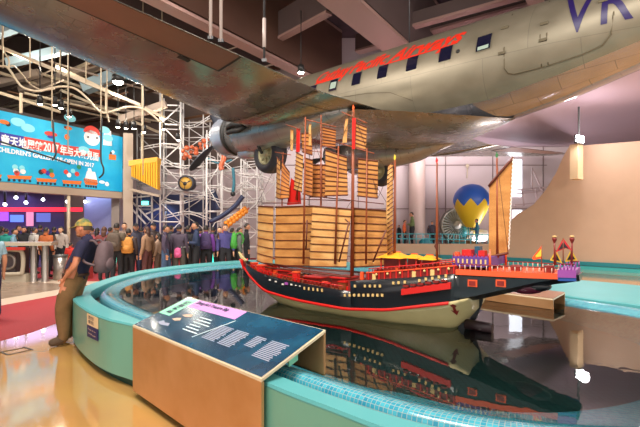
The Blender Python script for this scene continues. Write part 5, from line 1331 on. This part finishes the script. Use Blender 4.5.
part(fan, 'core', MB().cyl(tuple(tc_+Vector((.2, .1, -.35))), tuple(tc_+Vector((1.3, .6, -.35))), .35, .28, 16), m_teng)
part(fan, 'stand', MB().box((tc_.x+.1, tc_.y+.1, .72), (.9, .5, .24)), m_teng)
part(fan, 'striped_cowl', MB().lathe([(.25, -.4), (.34, -.2), (.34, .2), (.28, .4)], (tc_.x+1.0, tc_.y-.5, 1.2), 16, R=Matrix.Rotation(PI/2, 3, 'Y')), m_fanb)
# railing on the parapet
m_rail = mat('teal_rail', sr('#4fb3c2'), .35)
rl = thing('balcony_railing', 'teal tubular railing in front of the jet engine', 'railing', (7, 19.6, .87))
pts_ = [p for p in pw2 if 385 < CXP+FPX*p.x/p.y < 505]
RP = [Vector((p.x+.12, p.y+.15, 0)) for p in pts_]
for z in (1.05, 1.3): part(rl, 'rail', MB().tube([p+Vector((0, 0, z)) for p in RP[::3]], .025, 6), m_rail)
for p in RP[::4]: part(rl, 'post', MB().cyl((p.x, p.y, .8), (p.x, p.y, 1.3), .022, n=6), m_rail)
bk = at(427, 238, 21.7); solo('bicycle_bench', MB().ball((bk.x, bk.y, .82), (.42, .2, .28), 14, 8).box((bk.x, bk.y, .5), (.5, .3, .16)), m_teng, 'rounded teal exhibit seat left of the jet engine', 'exhibit', (bk.x, bk.y, .60))
tl = at(467, 172, 23.9); solo('wall_antenna', MB().cyl((tl.x, 23.9, tl.z-.35), (tl.x+.02, 23.9, tl.z+.3), .03, n=6).ball((tl.x+.02, 23.88, tl.z+.35), .11, 10, 6), mat('cream_lamp', sr('#cfc2a8'), .4), 'small ball-headed rod on the wall above the balloon', 'wall fitting', (tl.x, 23.9, tl.z))
for x, y in ((458.5, 171), (452, 178)): pass
# low teal box right side step of the basin surround
# ================================================================== people
SKINC = {}
def skin_eval(verts, edges, radii, root=0, sub=1):
    me = bpy.data.meshes.new('sk'); me.from_pydata([tuple(v) for v in verts], edges, [])
    ob = bpy.data.objects.new('sk', me); COL.objects.link(ob)
    ob.modifiers.new('s', 'SKIN')
    for i, r in enumerate(radii):
        sv = me.skin_vertices[0].data[i]; sv.radius = r if isinstance(r, tuple) else (r, r); sv.use_root = (i == root)
    m = ob.modifiers.new('u', 'SUBSURF'); m.levels = sub
    dg = bpy.context.evaluated_depsgraph_get(); dg.update()
    ev = ob.evaluated_get(dg).to_mesh()
    vs = [v.co.copy() for v in ev.vertices]; fs = [tuple(p.vertices) for p in ev.polygons]
    bpy.data.objects.remove(ob); bpy.data.meshes.remove(me)
    return vs, fs
m_skin = mat('skin', sr('#c98f6e'), .5); m_skin2 = mat('skin_light', sr('#dba684'), .5); m_eye = mat('eye_dark', (.03, .02, .02), .3); m_lip = mat('lip', sr('#a5554c'), .5)
def seg_d(p, a, b):
    ab = b-a; t = max(0, min(1, (p-a).dot(ab)/max(1e-9, ab.length_squared))); return (p-(a+ab*t)).length
def person(label, loc, face, h=1.68, top=(.1, .1, .15), legs=(.05, .05, .08), hair='short', hairc=(.02, .015, .012), sleeve='long', arms=('down', 'down'), skin=None, group=None, J=None, sub=1, cat='person', stride=0.0, shoe=(.04, .035, .03), hem=.0, topmat=None, legmat=None, girth=1.0, headturn=0, cap=None, lean=0, headfix=None, legk=1.12):
    """local frame: +x forward, +y the person's left; face = heading angle in the plan"""
    k = h/1.70; skin = skin or m_skin
    j = dict(pel=(0, 0, .93), bel=(0, 0, 1.08), che=(0, 0, 1.27), nek=(-.01, 0, 1.43), hed=(.01, 0, 1.52))
    for s, n in ((1, 'L'), (-1, 'R')):
        j['sh'+n] = (-.005, s*.175, 1.375); j['hip'+n] = (0, s*.085, .90)
        st_ = stride*s
        j['kn'+n] = (.03+st_*.5, s*.10, .50); j['an'+n] = (st_-.03, s*.105, .09); j['to'+n] = (st_+.13, s*.12, .035)
        a = arms[0 if s > 0 else 1]
        if a == 'down': j['el'+n] = (-.03, s*.23, 1.10); j['wr'+n] = (.05, s*.24, .87); hd = Vector((.08, 0, -1))
        elif a == 'bent': j['el'+n] = (.0, s*.24, 1.10); j['wr'+n] = (.20, s*.16, 1.12); hd = Vector((1, -s*.5, .1))
        elif a == 'phone': j['el'+n] = (.08, s*.21, 1.13); j['wr'+n] = (.25, s*.10, 1.33); hd = Vector((.3, -s*.3, 1))
        elif a == 'pocket': j['el'+n] = (-.08, s*.24, 1.12); j['wr'+n] = (.05, s*.19, .93); hd = Vector((.3, -s*.2, -1))
        elif a == 'up': j['el'+n] = (.14, s*.22, 1.38); j['wr'+n] = (.24, s*.12, 1.58); hd = Vector((.2, -s*.2, 1))
        j['hd'+n] = tuple(hd.normalized())
    if J: j.update(J)
    j = {a: Vector(b)*(1 if a.startswith('hd') and len(a) == 3 else k) for a, b in j.items()}
    V = []; E_ = []; Rr = []; idx = {}
    def nd(nm, p, r, par=None):
        V.append(Vector(p)); Rr.append(r if isinstance(r, tuple) else r); idx[nm] = len(V)-1
        if par is not None: E_.append((idx[par], idx[nm]))
    g = girth*k
    nd('pel', j['pel'], .135*g); nd('bel', j['bel'], .13*g, 'pel'); nd('che', j['che'], .145*g, 'bel'); nd('nek', j['nek'], .062*k, 'che'); nd('hed', j['hed'], .055*k, 'nek')
    bones = [('pel', 'bel', 'top'), ('bel', 'che', 'top'), ('che', 'nek', 'top'), ('nek', 'hed', 'skin')]
    for s, n in ((1, 'L'), (-1, 'R')):
        nd('sh'+n, j['sh'+n], .068*k, 'che'); nd('el'+n, j['el'+n], .044*k, 'sh'+n); nd('wr'+n, j['wr'+n], .028*k, 'el'+n)
        d = j['hd'+n]; pal = j['wr'+n]+d*.06*k; nd('pa'+n, pal, .032*k, 'wr'+n)
        side = d.cross(Vector((1, 0, 0)) if abs(d.x) < .8 else Vector((0, 0, 1))).normalized(); fw = side.cross(d).normalized()
        sp_ = fw if abs(d.z) > .6 else side
        cu = side*(-s) if abs(d.z) > .6 else Vector((0, 0, -1))
        for q, (o_, L_) in enumerate(((-.024, .075), (-.008, .088), (.008, .092), (.024, .082))):
            b0 = pal+sp_*o_*k+d*.025*k; nd('f%d%s' % (q, n), b0+d*L_*.5*k, .0095*k, 'pa'+n); nd('g%d%s' % (q, n), b0+d*L_*.85*k+cu*.018*k, .008*k, 'f%d%s' % (q, n))
        nd('t0'+n, j['wr'+n]+d*.045*k+sp_*.042*k, .011*k, 'pa'+n); nd('t1'+n, j['wr'+n]+d*.085*k+sp_*.055*k+cu*.01, .009*k, 't0'+n)
        nd('hip'+n, j['hip'+n], .098*g, 'pel'); nd('kn'+n, j['kn'+n], .062*k*legk, 'hip'+n); nd('an'+n, j['an'+n], .042*k*legk, 'kn'+n); nd('to'+n, j['to'+n], .036*k, 'an'+n)
        bones += [('che', 'sh'+n, 'top'), ('sh'+n, 'el'+n, 'top'), ('el'+n, 'wr'+n, 'fore'), ('wr'+n, 'pa'+n, 'skin'), ('pel', 'hip'+n, 'legs'), ('hip'+n, 'kn'+n, 'legs'), ('kn'+n, 'an'+n, 'legs'), ('an'+n, 'to'+n, 'shoe')]
        bones += [('pa'+n, 'g%d%s' % (q, n), 'skin') for q in range(4)]
    vs, fs = skin_eval(V, E_, Rr, 0, sub)
    # flatten the trunk front to back, and keep the soles on the floor
    zl, zh = j['hipL'].z, j['nek'].z
    for v in vs:
        if zl < v.z < zh and abs(v.y) < .26*k:
            cx = j['pel'].x+(j['nek'].x-j['pel'].x)*(v.z-j['pel'].z)/max(.1, (j['nek'].z-j['pel'].z)) if True else 0
            v.x = cx+(v.x-cx)*.84
        if v.z < .004: v.z = .004
    B = MB(); B.add(vs, fs, 0, True)
    # head: a shaped ellipsoid with face
    hc = j['hed']+Vector((.012, 0, .075))*k
    if headfix: hc = Vector(headfix)*k
    Rh = Matrix.Rotation(headturn, 3, 'Z')
    HV = []; n_, m__ = 20, 16
    hb = MB().ball((0, 0, 0), 1, n_, m__)
    def hshape(v):
        x, y, z = v
        X, Y, Z = x*.098, y*.077, z*.118
        if z < 0: X *= 1-.18*z*z; Y *= 1-.30*z*z
        if x > 0: X *= 1-.06*abs(y)
        if x > .75 and .05 < z < .3 and abs(y) > .15: X -= .007
        if x > .6 and z < -.55: X += .008
        if x < 0 and z < -.3: X *= 1+.25*z*.8
        return Vector((X, Y, Z))
    hv = [hshape(v) for v in hb.v]
    B.add([hc+Rh @ (p*k) for p in hv], hb.f, 0, True)
    def hpart(mb, mi): B.join(MB().add([hc+Rh @ (Vector(p)*k) for p in mb.v], mb.f, mi, True))
    hpart(MB().loft([[Vector((.090, -.010, .025)), Vector((.094, 0, .028)), Vector((.090, .010, .025)), Vector((.08, 0, .02))], [Vector((.092, -.016, -.025)), Vector((.116, 0, -.022)), Vector((.092, .016, -.025)), Vector((.08, 0, -.028))]], cap=True), 0)
    for s in (1, -1):
        hpart(MB().ball((.0, s*.077, .0), (.022, .010, .032), 8, 6), 0)
        hpart(MB().ball((.085, s*.031, .022), (.009, .014, .007), 8, 5), 1)
    hpart(MB().ball((.090, 0, -.056), (.010, .024, .007), 8, 5), 2)
    M = Matrix.Translation(loc) @ Matrix.Rotation(face, 4, 'Z')
    o = bpy.data.objects.new('person', mesh_of('person', B, [skin, m_eye, m_lip], fix=False)); COL.objects.link(o)
    o.location = loc; o.rotation_euler = (0, 0, face); o['label'] = label; o['category'] = cat
    if group: o['group'] = group
    # clothing: the zones of the body, moved out along the normals
    bm = bmesh.new(); bm.from_mesh(mesh_of('t', MB().add(vs, fs, 0, True), [], fix=False)); bmesh.ops.recalc_face_normals(bm, faces=bm.faces)
    if bm.calc_volume(signed=True) < 0: bmesh.ops.reverse_faces(bm, faces=bm.faces[:])
    bm.normal_update()
    P_ = {a: V[idx[a]] for a in idx}
    cls = {}
    for f in bm.faces:
        c = f.calc_center_median(); bd = min(((seg_d(c, P_[a], P_[b])/(.09 if cl in ('top', 'legs') and a in ('pel', 'bel', 'che') else .05)), cl) for a, b, cl in bones)[1]
        if bd == 'fore': bd = 'top' if sleeve == 'long' else 'skin'
        if bd == 'top' and sleeve == 'short':
            for n in 'LR':
                if seg_d(c, P_['sh'+n], P_['el'+n]) < .09 and (c-P_['sh'+n]).length > .62*(P_['el'+n]-P_['sh'+n]).length and abs(c.y) > .15*k: bd = 'skin'
        if bd == 'top' and c.z < j['pel'].z-.02+hem: bd = 'legs'
        cls[f.index] = bd
    def cloth(zone, nm, col, off, m_=None, side=0):
        vm = {}; mb = MB(); 
        for f in bm.faces:
            z = cls[f.index]
            if z not in zone or (side and f.calc_center_median().y*side < 0): continue
            ids = []
            for v in f.verts:
                if v.index not in vm:
                    w = mnoise.noise(v.co*9)*.006
                    vm[v.index] = len(mb.v); mb.v.append(tuple(v.co+v.normal*(off+w)))
                ids.append(vm[v.index])
            mb.f.append(tuple(ids)); mb.m.append(0); mb.sm.append(True)
        if not mb.f: return
        return part(o, nm, mb, m_ or mat('cloth_%02x%02x%02x' % tuple(int(max(0, min(1, c))*255) for c in col), col, .8, noise=.18, nscale=14), world=False)
    if h < .1: pass
    cloth(('legs',), 'trousers', legs, .012, legmat); cloth(('top',), 'top', top, .022 if sleeve == 'long' else .014, topmat); cloth(('shoe',), 'shoe', shoe, .012, None, 1); cloth(('shoe',), 'shoe', shoe, .012, None, -1)
    bm.free()
    if hair:
        mb = MB(); keep = []
        hbv = [(v, p) for v, p in zip(hb.v, hv)]
        def hk(v):
            x, y, z = v
            lim = {'short': .35 if x > 0 else -.35, 'long': .40 if x > .35 else -1.2, 'bun': .4 if x > 0 else -.35}[hair]
            if x > .2 and hair != 'long': lim = .48
            if abs(x) <= .2 and hair == 'short': lim = .1
            return z > lim
        off = {i: (hc+Rh @ (p*k*1.07+Vector((-.003, 0, .006))*k)) for i, (v, p) in enumerate(hbv)}
        ids = {}
        for f in hb.f:
            if all(hk(hb.v[i]) for i in f):
                q = []
                for i in f:
                    if i not in ids: ids[i] = len(mb.v); mb.v.append(tuple(off[i]))
                    q.append(ids[i])
                mb.f.append(tuple(q)); mb.m.append(0); mb.sm.append(True)
        if hair == 'long':
            mb.loft([[hc+Rh @ (Vector((-.055+.05*math.cos(a), .075*math.sin(a), z))*k) for a in [2*PI*q/12 for q in range(12)]] for z in (.0, -.09, -.17, -.2)], cap=True)
        if hair == 'bun': mb.ball(tuple(hc+Rh @ (Vector((-.105, 0, .06))*k)), .04*k, 10, 8)
        part(o, 'hair', mb, mat('hair_%d' % int(hairc[0]*1000), hairc, .6), world=False)
    if cap:
        cm = mat('cap_%02x%02x%02x' % tuple(int(c*255) for c in cap), cap, .8)
        c_ = MB(); f2 = [f for f in hb.f if all(hb.v[i][2] > .30 for i in f)]
        c_.add([hc+Rh @ (p*k*1.13+Vector((0, 0, .004))*k) for p in hv], f2, 0, True)
        cp_ = part(o, 'cap', c_, cm, world=False)
        br_ = MB().loft([[hc+Rh @ (Vector((.075*math.cos(a)*1.0+.01, .075*math.sin(a), .048))*k) for a in [-1.2+2.4*q/8 for q in range(9)]], [hc+Rh @ (Vector((.085+.10*math.cos(a), .065*math.sin(a), .035))*k) for a in [-1.2+2.4*q/8 for q in range(9)]]], closed=False)
        part(cp_, 'visor', br_, cm, world=False)
    return o
def backpack(label, who, k=1.0, col=(.3, .2, .1), cat='backpack', scale=1.0, dx=-.17, dz=1.20, tilt=0):
    M = basis(who); p = M @ Vector((dx*k, 0, dz*k)); 
    t = thing('backpack', label, cat, tuple(p), rot=(0, tilt, who.rotation_euler.z))
    m_ = mat('pack_%02x%02x%02x' % tuple(int(max(0, min(1, c))*255) for c in col), col, .75, noise=.2, nscale=15)
    s = scale*k
    g = []
    for z, w, d in ((-.22, .11, .06), (-.20, .145, .085), (-.05, .155, .095), (.1, .145, .085), (.18, .12, .065), (.22, .07, .03)):
        g.append([Vector((d*s*(abs(math.cos(a))**.6)*(1 if math.cos(a) > 0 else -1), w*s*(abs(math.sin(a))**.6)*(1 if math.sin(a) > 0 else -1), z*s)) for a in [2*PI*q/16 for q in range(16)]])
    part(t, 'bag', MB().loft(g, cap=True), m_, world=False)
    part(t, 'front_pocket', MB().ball((-.085*s, 0, -.09*s), (.045*s, .11*s, .09*s), 12, 8), m_, world=False)
    part(t, 'grab_handle', MB().tube([(.02*s, -.03*s, .21*s), (.02*s, 0, .26*s), (.02*s, .03*s, .21*s)], .01*s, 6), m_, world=False)
    for q in (1, -1):
        part(t, 'strap', MB().tube(spline([(.07*s, q*.09*s, .16*s), (.13*s, q*.11*s, .215*s), (.22*s, q*.12*s, .17*s), (.25*s, q*.12*s, .03), (.19*s, q*.16*s, -.08*s), (.05*s, q*.14*s, -.12*s)], 4, False), .018*s, 6), m_, world=False)
    return t
BLK = (.015, .015, .02); NAVY = (.02, .03, .08)
def crowd(px, d, face, label, h=1.68, **kw):
    x = (px-CXP)/FPX*d
    return person(label, (x, d, .004), face, h, **kw)
GR = 'visitors gathered behind the pool'
c = math.radians
# right of the banner, behind the far rim
p1 = crowd(104, 12.6, c(100), 'visitor with brown hair in a dark red top beside the floral backpack', 1.62, top=(.18, .03, .03), legs=BLK, hair='long', hairc=(.09, .035, .02), group=GR)
p2 = crowd(116.5, 12.0, c(95), 'black-haired visitor seen from behind carrying a floral backpack', 1.72, top=(.12, .09, .06), legs=BLK, group=GR, arms=('bent', 'bent'))
backpack('dark floral backpack on the back of the black-haired visitor', p2, 1.0, (.10, .07, .05), scale=1.15)
p3 = crowd(124.5, 14.3, c(-70), 'bareheaded visitor facing the camera beside the end column', 1.76, top=(.35, .25, .2), legs=BLK, skin=m_skin2, hair='short', hairc=(.04, .02, .01), group=GR)
p4 = crowd(128.5, 12.2, c(100), 'visitor with an orange-yellow backpack seen from behind', 1.56, top=(.06, .04, .04), legs=BLK, group=GR)
backpack('orange-yellow backpack on the shorter visitor', p4, .92, (.62, .27, .05), scale=1.15)
p5 = crowd(136, 13.4, c(-60), 'visitor in a black cap and dark jacket behind the orange-yellow backpack', 1.72, top=(.05, .05, .08), legs=NAVY, cap=BLK, group=GR)
p6 = crowd(147.5, 12.3, c(165), 'visitor in a tan coat with brown hair', 1.62, top=(.38, .22, .13), legs=(.12, .04, .04), hair='long', hairc=(.07, .03, .02), group=GR, hem=-.12)
p7 = crowd(153, 13.6, c(-40), 'visitor in a black cap further back near the tan coat', 1.74, top=(.08, .06, .06), legs=BLK, cap=BLK, group=GR)
p8 = crowd(159, 12.8, c(170), 'short visitor in a beige jacket low in the crowd', 1.42, top=(.42, .28, .2), legs=(.15, .1, .08), hair='long', group=GR)
p9 = crowd(165.5, 12.0, c(15), 'visitor in a dark plum jacket and blue jeans walking right', 1.66, top=(.07, .05, .09), legs=(.05, .10, .20), hair='short', stride=.12, group=GR)
p10 = crowd(179, 12.3, c(95), 'visitor in a dark cap carrying a pink bag', 1.68, top=(.07, .05, .08), legs=(.10, .09, .08), cap=(.02, .02, .05), group=GR)
backpack('bright pink bag carried by the dark-capped visitor', p10, .8, (.75, .12, .32), 'bag', .8, -.2, 1.1)
p11 = crowd(188, 13.2, c(60), 'visitor in black half hidden behind the navy jacket', 1.66, top=BLK, legs=BLK, group=GR)
p12 = crowd(196, 12.5, c(200), 'tall visitor in a navy jacket holding a paper', 1.76, top=(.02, .035, .09), legs=BLK, arms=('bent', 'bent'), group=GR)
M12 = basis(p12)@Vector((.32, -.0, 1.04)); solo('paper_sheet', MB().box((0, 0, 0), (.24, .30, .012)), m_white, 'pale paper held by the tall visitor in navy', 'paper', tuple(M12), world=False, rz=.4)
p13 = crowd(206, 12.9, c(100), 'visitor in a bright purple jacket with a dark pack', 1.66, top=(.20, .05, .33), legs=BLK, hair='short', group=GR)
backpack('dark plum backpack on the purple jacket', p13, 1.0, (.07, .04, .13), scale=1.1)
p14 = crowd(219.5, 13.7, c(-50), 'visitor in a dark jacket left of the violet puffer jacket', 1.62, top=(.08, .07, .1), legs=BLK, skin=m_skin2, group=GR)
p15 = crowd(225.5, 13.0, c(-75), 'visitor with glasses facing the camera in a violet-blue puffer jacket', 1.70, top=(.07, .06, .22), legs=BLK, skin=m_skin2, group=GR)
p16 = crowd(239, 13.2, c(20), 'visitor in a grey-green jacket looking right', 1.60, top=(.12, .14, .12), legs=BLK, skin=m_skin, group=GR)
backpack('bright green backpack beside the grey-green jacket', p16, 1.0, (.08, .42, .06), scale=1.15)
p17 = crowd(246.5, 14.2, c(15), 'visitor in a black coat at the right end of the crowd', 1.74, top=BLK, legs=BLK, hem=-.25, group=GR)
for (px, d, f_, h_, t_, l_, lab) in [(110, 14.6, 80, 1.6, (.10, .04, .04), BLK, 'far visitor in dark red behind the brown-haired one'), (141, 15.0, 120, 1.6, (.12, .06, .08), BLK, 'far visitor in a wine jacket between two capped visitors'), (171, 14.6, 70, 1.66, (.05, .05, .06), BLK, 'far visitor in charcoal behind the plum jacket'), (200, 14.8, 100, 1.6, (.12, .08, .06), NAVY, 'far visitor in brown behind the purple jacket'), (213, 14.6, 110, 1.62, (.08, .08, .1), BLK, 'far visitor in grey between purple and violet jackets'), (232, 14.2, 60, 1.58, (.05, .07, .06), BLK, 'far visitor in dark green behind the violet puffer jacket')]:
    crowd(px, d, c(f_), lab, h_, top=t_, legs=l_, group=GR)
# left crowd, under the banner
GL = 'visitors under the turquoise banner'
l1 = crowd(46, 13.6, c(80), 'broad visitor in a rust-orange top seen from behind', 1.60, top=(.50, .13, .035), legs=BLK, group=GL, girth=1.25)
l2 = crowd(61.5, 14.2, c(-100), 'dark-haired visitor in a pale top and black waistcoat facing the camera', 1.62, top=(.45, .38, .33), legs=BLK, hair='long', group=GL, skin=m_skin2)
l3 = crowd(54, 15.6, c(100), 'visitor in black between the rust-orange and pale tops', 1.62, top=BLK, legs=BLK, hair='short', group=GL)
l4 = crowd(70.5, 13.4, c(90), 'child in a bright red top with teal trousers', 1.12, top=(.62, .03, .02), legs=(.02, .20, .30), group=GL)
l5 = crowd(34, 14.6, c(60), 'visitor in a white shirt left of the rust-orange top', 1.60, top=(.60, .55, .5), legs=BLK, group=GL)
l6 = crowd(24, 15.2, c(-60), 'visitor in black with long hair in the left crowd', 1.62, top=BLK, legs=BLK, hair='long', group=GL)
l7 = crowd(14, 14.0, c(30), 'visitor in a light blue shirt bending at the counter', 1.55, top=(.22, .42, .55), legs=NAVY, group=GL)
l8 = crowd(6, 14.8, c(100), 'visitor in teal green at the far left', 1.56, top=(.02, .30, .25), legs=BLK, group=GL)
for (px, d, f_, h_, t_, lab) in [(1, 16.5, 70, 1.65, (.2, .15, .15), 'far visitor in taupe at the left edge of the gallery'), (18, 17, 20, 1.68, (.05, .03, .06), 'far visitor in dark violet below the blue screen'), (29, 17.5, 100, 1.64, (.35, .3, .32), 'far visitor in pale grey below the pink panel'), (40, 16.8, 110, 1.7, (.04, .04, .05), 'far visitor in black behind the rust-orange top'), (92, 16.4, 90, 1.6, (.25, .12, .1), 'far visitor in a rusty jacket below the blue glass wall'), (97, 14.6, 80, 1.58, (.4, .08, .1), 'visitor in crimson left of the brown-haired one')]:
    crowd(px, d, c(f_), lab, h_, top=t_, legs=BLK, group=GL, hair='long' if px % 2 else 'short')
# partial visitor at the frame's left edge
le = crowd(-10, 7.3, c(150), 'visitor in a light blue shirt cut by the left frame edge', 1.60, top=(.30, .47, .55), legs=(.03, .03, .09), sleeve='short', sub=2, arms=('down', 'down'))
# balcony
b1 = person('visitor in an olive green jacket standing on the balcony looking left', (at(412, 230, 21.95).x, 21.95, .604), c(170), 1.80, top=(.14, .20, .07), legs=BLK, hairc=(.04, .02, .015), group='visitors on the balcony', arms=('bent', 'bent'), girth=1.35, hem=-.2)
b2 = person('child in an orange top standing beside the olive jacket', (at(404.5, 230, 22.0).x, 22.0, .604), c(-20), 1.40, top=(.75, .14, .04), legs=BLK, group='visitors on the balcony')
b3 = person('child in black beside the orange top at the parapet', (at(399, 230, 22.5).x, 22.5, .604), c(200), 1.15, top=BLK, legs=BLK, group='visitors on the balcony')
b4 = person('dark-haired visitor in black left of the jet engine', (at(432, 230, 21.6).x, 21.6, .604), c(-100), 1.32, top=(.05, .04, .06), legs=BLK, group='visitors on the balcony')
b5 = person('visitor in a teal top leaning under the balloon', (at(477, 230, 20.15).x, 20.15, .604), c(160), 1.42, top=(.02, .16, .24), legs=(.05, .12, .2), group='visitors on the balcony', arms=('bent', 'bent'))
# ---- the man leaning on the basin
m_khaki = mat('khaki_cotton', sr('#7a5a36'), .85, noise=.2, nscale=12, bump=.3); m_tee = mat('navy_tee', sr('#2b2a48'), .85, noise=.15, nscale=12, bump=.2)
mx_, my_ = -3.40, 5.80
J = dict(pel=(-.02, 0, .88), bel=(-.06, 0, 1.02), che=(-.17, 0, 1.20), nek=(-.19, 0, 1.365), hed=(-.14, 0, 1.44),
         shL=(-.19, .19, 1.30), elL=(-.15, .25, 1.04), wrL=(.03, .17, .89), shR=(-.17, -.18, 1.30), elR=(-.12, -.24, 1.04), wrR=(.06, -.2, .88),
         hdL=(.45, -.45, -.8), hdR=(.5, .2, -.8), hipL=(-.01, .09, .86), hipR=(-.01, -.09, .86), knL=(.09, .10, .46), anL=(.06, .11, .085), toL=(.23, .14, .04), knR=(.12, -.12, .46), anR=(.12, -.13, .085), toR=(.29, -.15, .04))
man = person('bearded man in a camouflage cap, navy tee and khaki trousers leaning on the basin rim', (mx_, my_, .004), c(183), 1.78, top=(.03, .03, .07), legs=(.2, .12, .05), topmat=m_tee, legmat=m_khaki, hair='short', hairc=(.06, .04, .025), sleeve='short', J=J, sub=2, girth=1.18, hem=-.07, shoe=(.10, .06, .035), headfix=(-.125, 0, 1.515), legk=1.4, skin=mat('ruddy_skin', sr('#cc8464'), .5))
# cap in camouflage
m_camo = mat('camouflage_cloth', sr('#c9a24a'), .8, noise=1, nscale=14, col2=sr('#3e6b4c'))
hcm = Vector((-.125, 0, 1.515))*(1.78/1.70); kk = 1.78/1.70
cp = MB(); hb_ = MB().ball((0, 0, 0), 1, 20, 14)
cp.add([hcm+Vector((x*.113-.002, y*.090, z*.128+.008))*kk for x, y, z in hb_.v], [f for f in hb_.f if all(hb_.v[i][2] > .18 for i in f)], 0, True)
cpo = part(man, 'cap', cp, m_camo, world=False, label='camouflage baseball cap')
part(cpo, 'visor', MB().loft([[hcm+Vector((.098*math.cos(a), .085*math.sin(a), .035))*kk for a in [-1.1+2.2*q/10 for q in range(11)]], [hcm+Vector((.10+.085*math.cos(a), .070*math.sin(a), .012))*kk for a in [-1.1+2.2*q/10 for q in range(11)]], [hcm+Vector((.10+.085*math.cos(a), .070*math.sin(a), .006))*kk for a in [-1.1+2.2*q/10 for q in range(11)]]], closed=False), m_camo, world=False)
part(cpo, 'button', MB().ball(tuple(hcm+Vector((0, 0, .137))*kk), .009, 8, 6), m_camo, world=False)
part(man, 'beard', MB().ball(tuple(hcm+Vector((.050, 0, -.078))*kk), (.040, .050, .036), 12, 8), mat('beard_hair', sr('#9b6a4c'), .8), world=False)
part(man, 'belt', MB().lathe([(.158, -.02), (.166, -.02), (.166, .02), (.158, .02)], (-.03, 0, .955), 24), mat('brown_belt', sr('#3b2415'), .5), world=False)
bpk = backpack('grey-brown backpack on the man leaning on the basin', man, 1.0, sr('#6f5b60'), scale=.98, dx=-.41, dz=1.20, tilt=-.12)

# glowing teal exhibit posts seen between the visitors
m_tglow = mat('teal_glow', (.05, .75, .55), .4, emit=1.6)
for k, (px, d) in enumerate(((113, 15.6), (184, 15.4), (189, 16.2), (211, 15.3), (234, 15.2), (236.5, 16.0))):
    q = at(px, 240, d); t = thing('exhibit_post', ['glowing teal exhibit post behind the floral backpack', 'glowing teal exhibit post right of the pink bag', 'second glowing teal post left of the tall navy visitor', 'glowing teal exhibit post between the purple and violet jackets', 'glowing teal exhibit post behind the violet puffer jacket', 'glowing teal exhibit post beside the green backpack'][k], 'exhibit post', (q.x, d, 0), group='glowing teal exhibit posts')
    part(t, 'base', MB().lathe([(.001, 0), (.16, 0), (.14, .25), (.001, .25)], (q.x, d, 0), 14), m_steel)
    part(t, 'glowing_panel', MB().lathe([(.11, .25), (.13, .5), (.10, 1.0), (.001, 1.02)], (q.x, d, 0), 14), m_tglow)
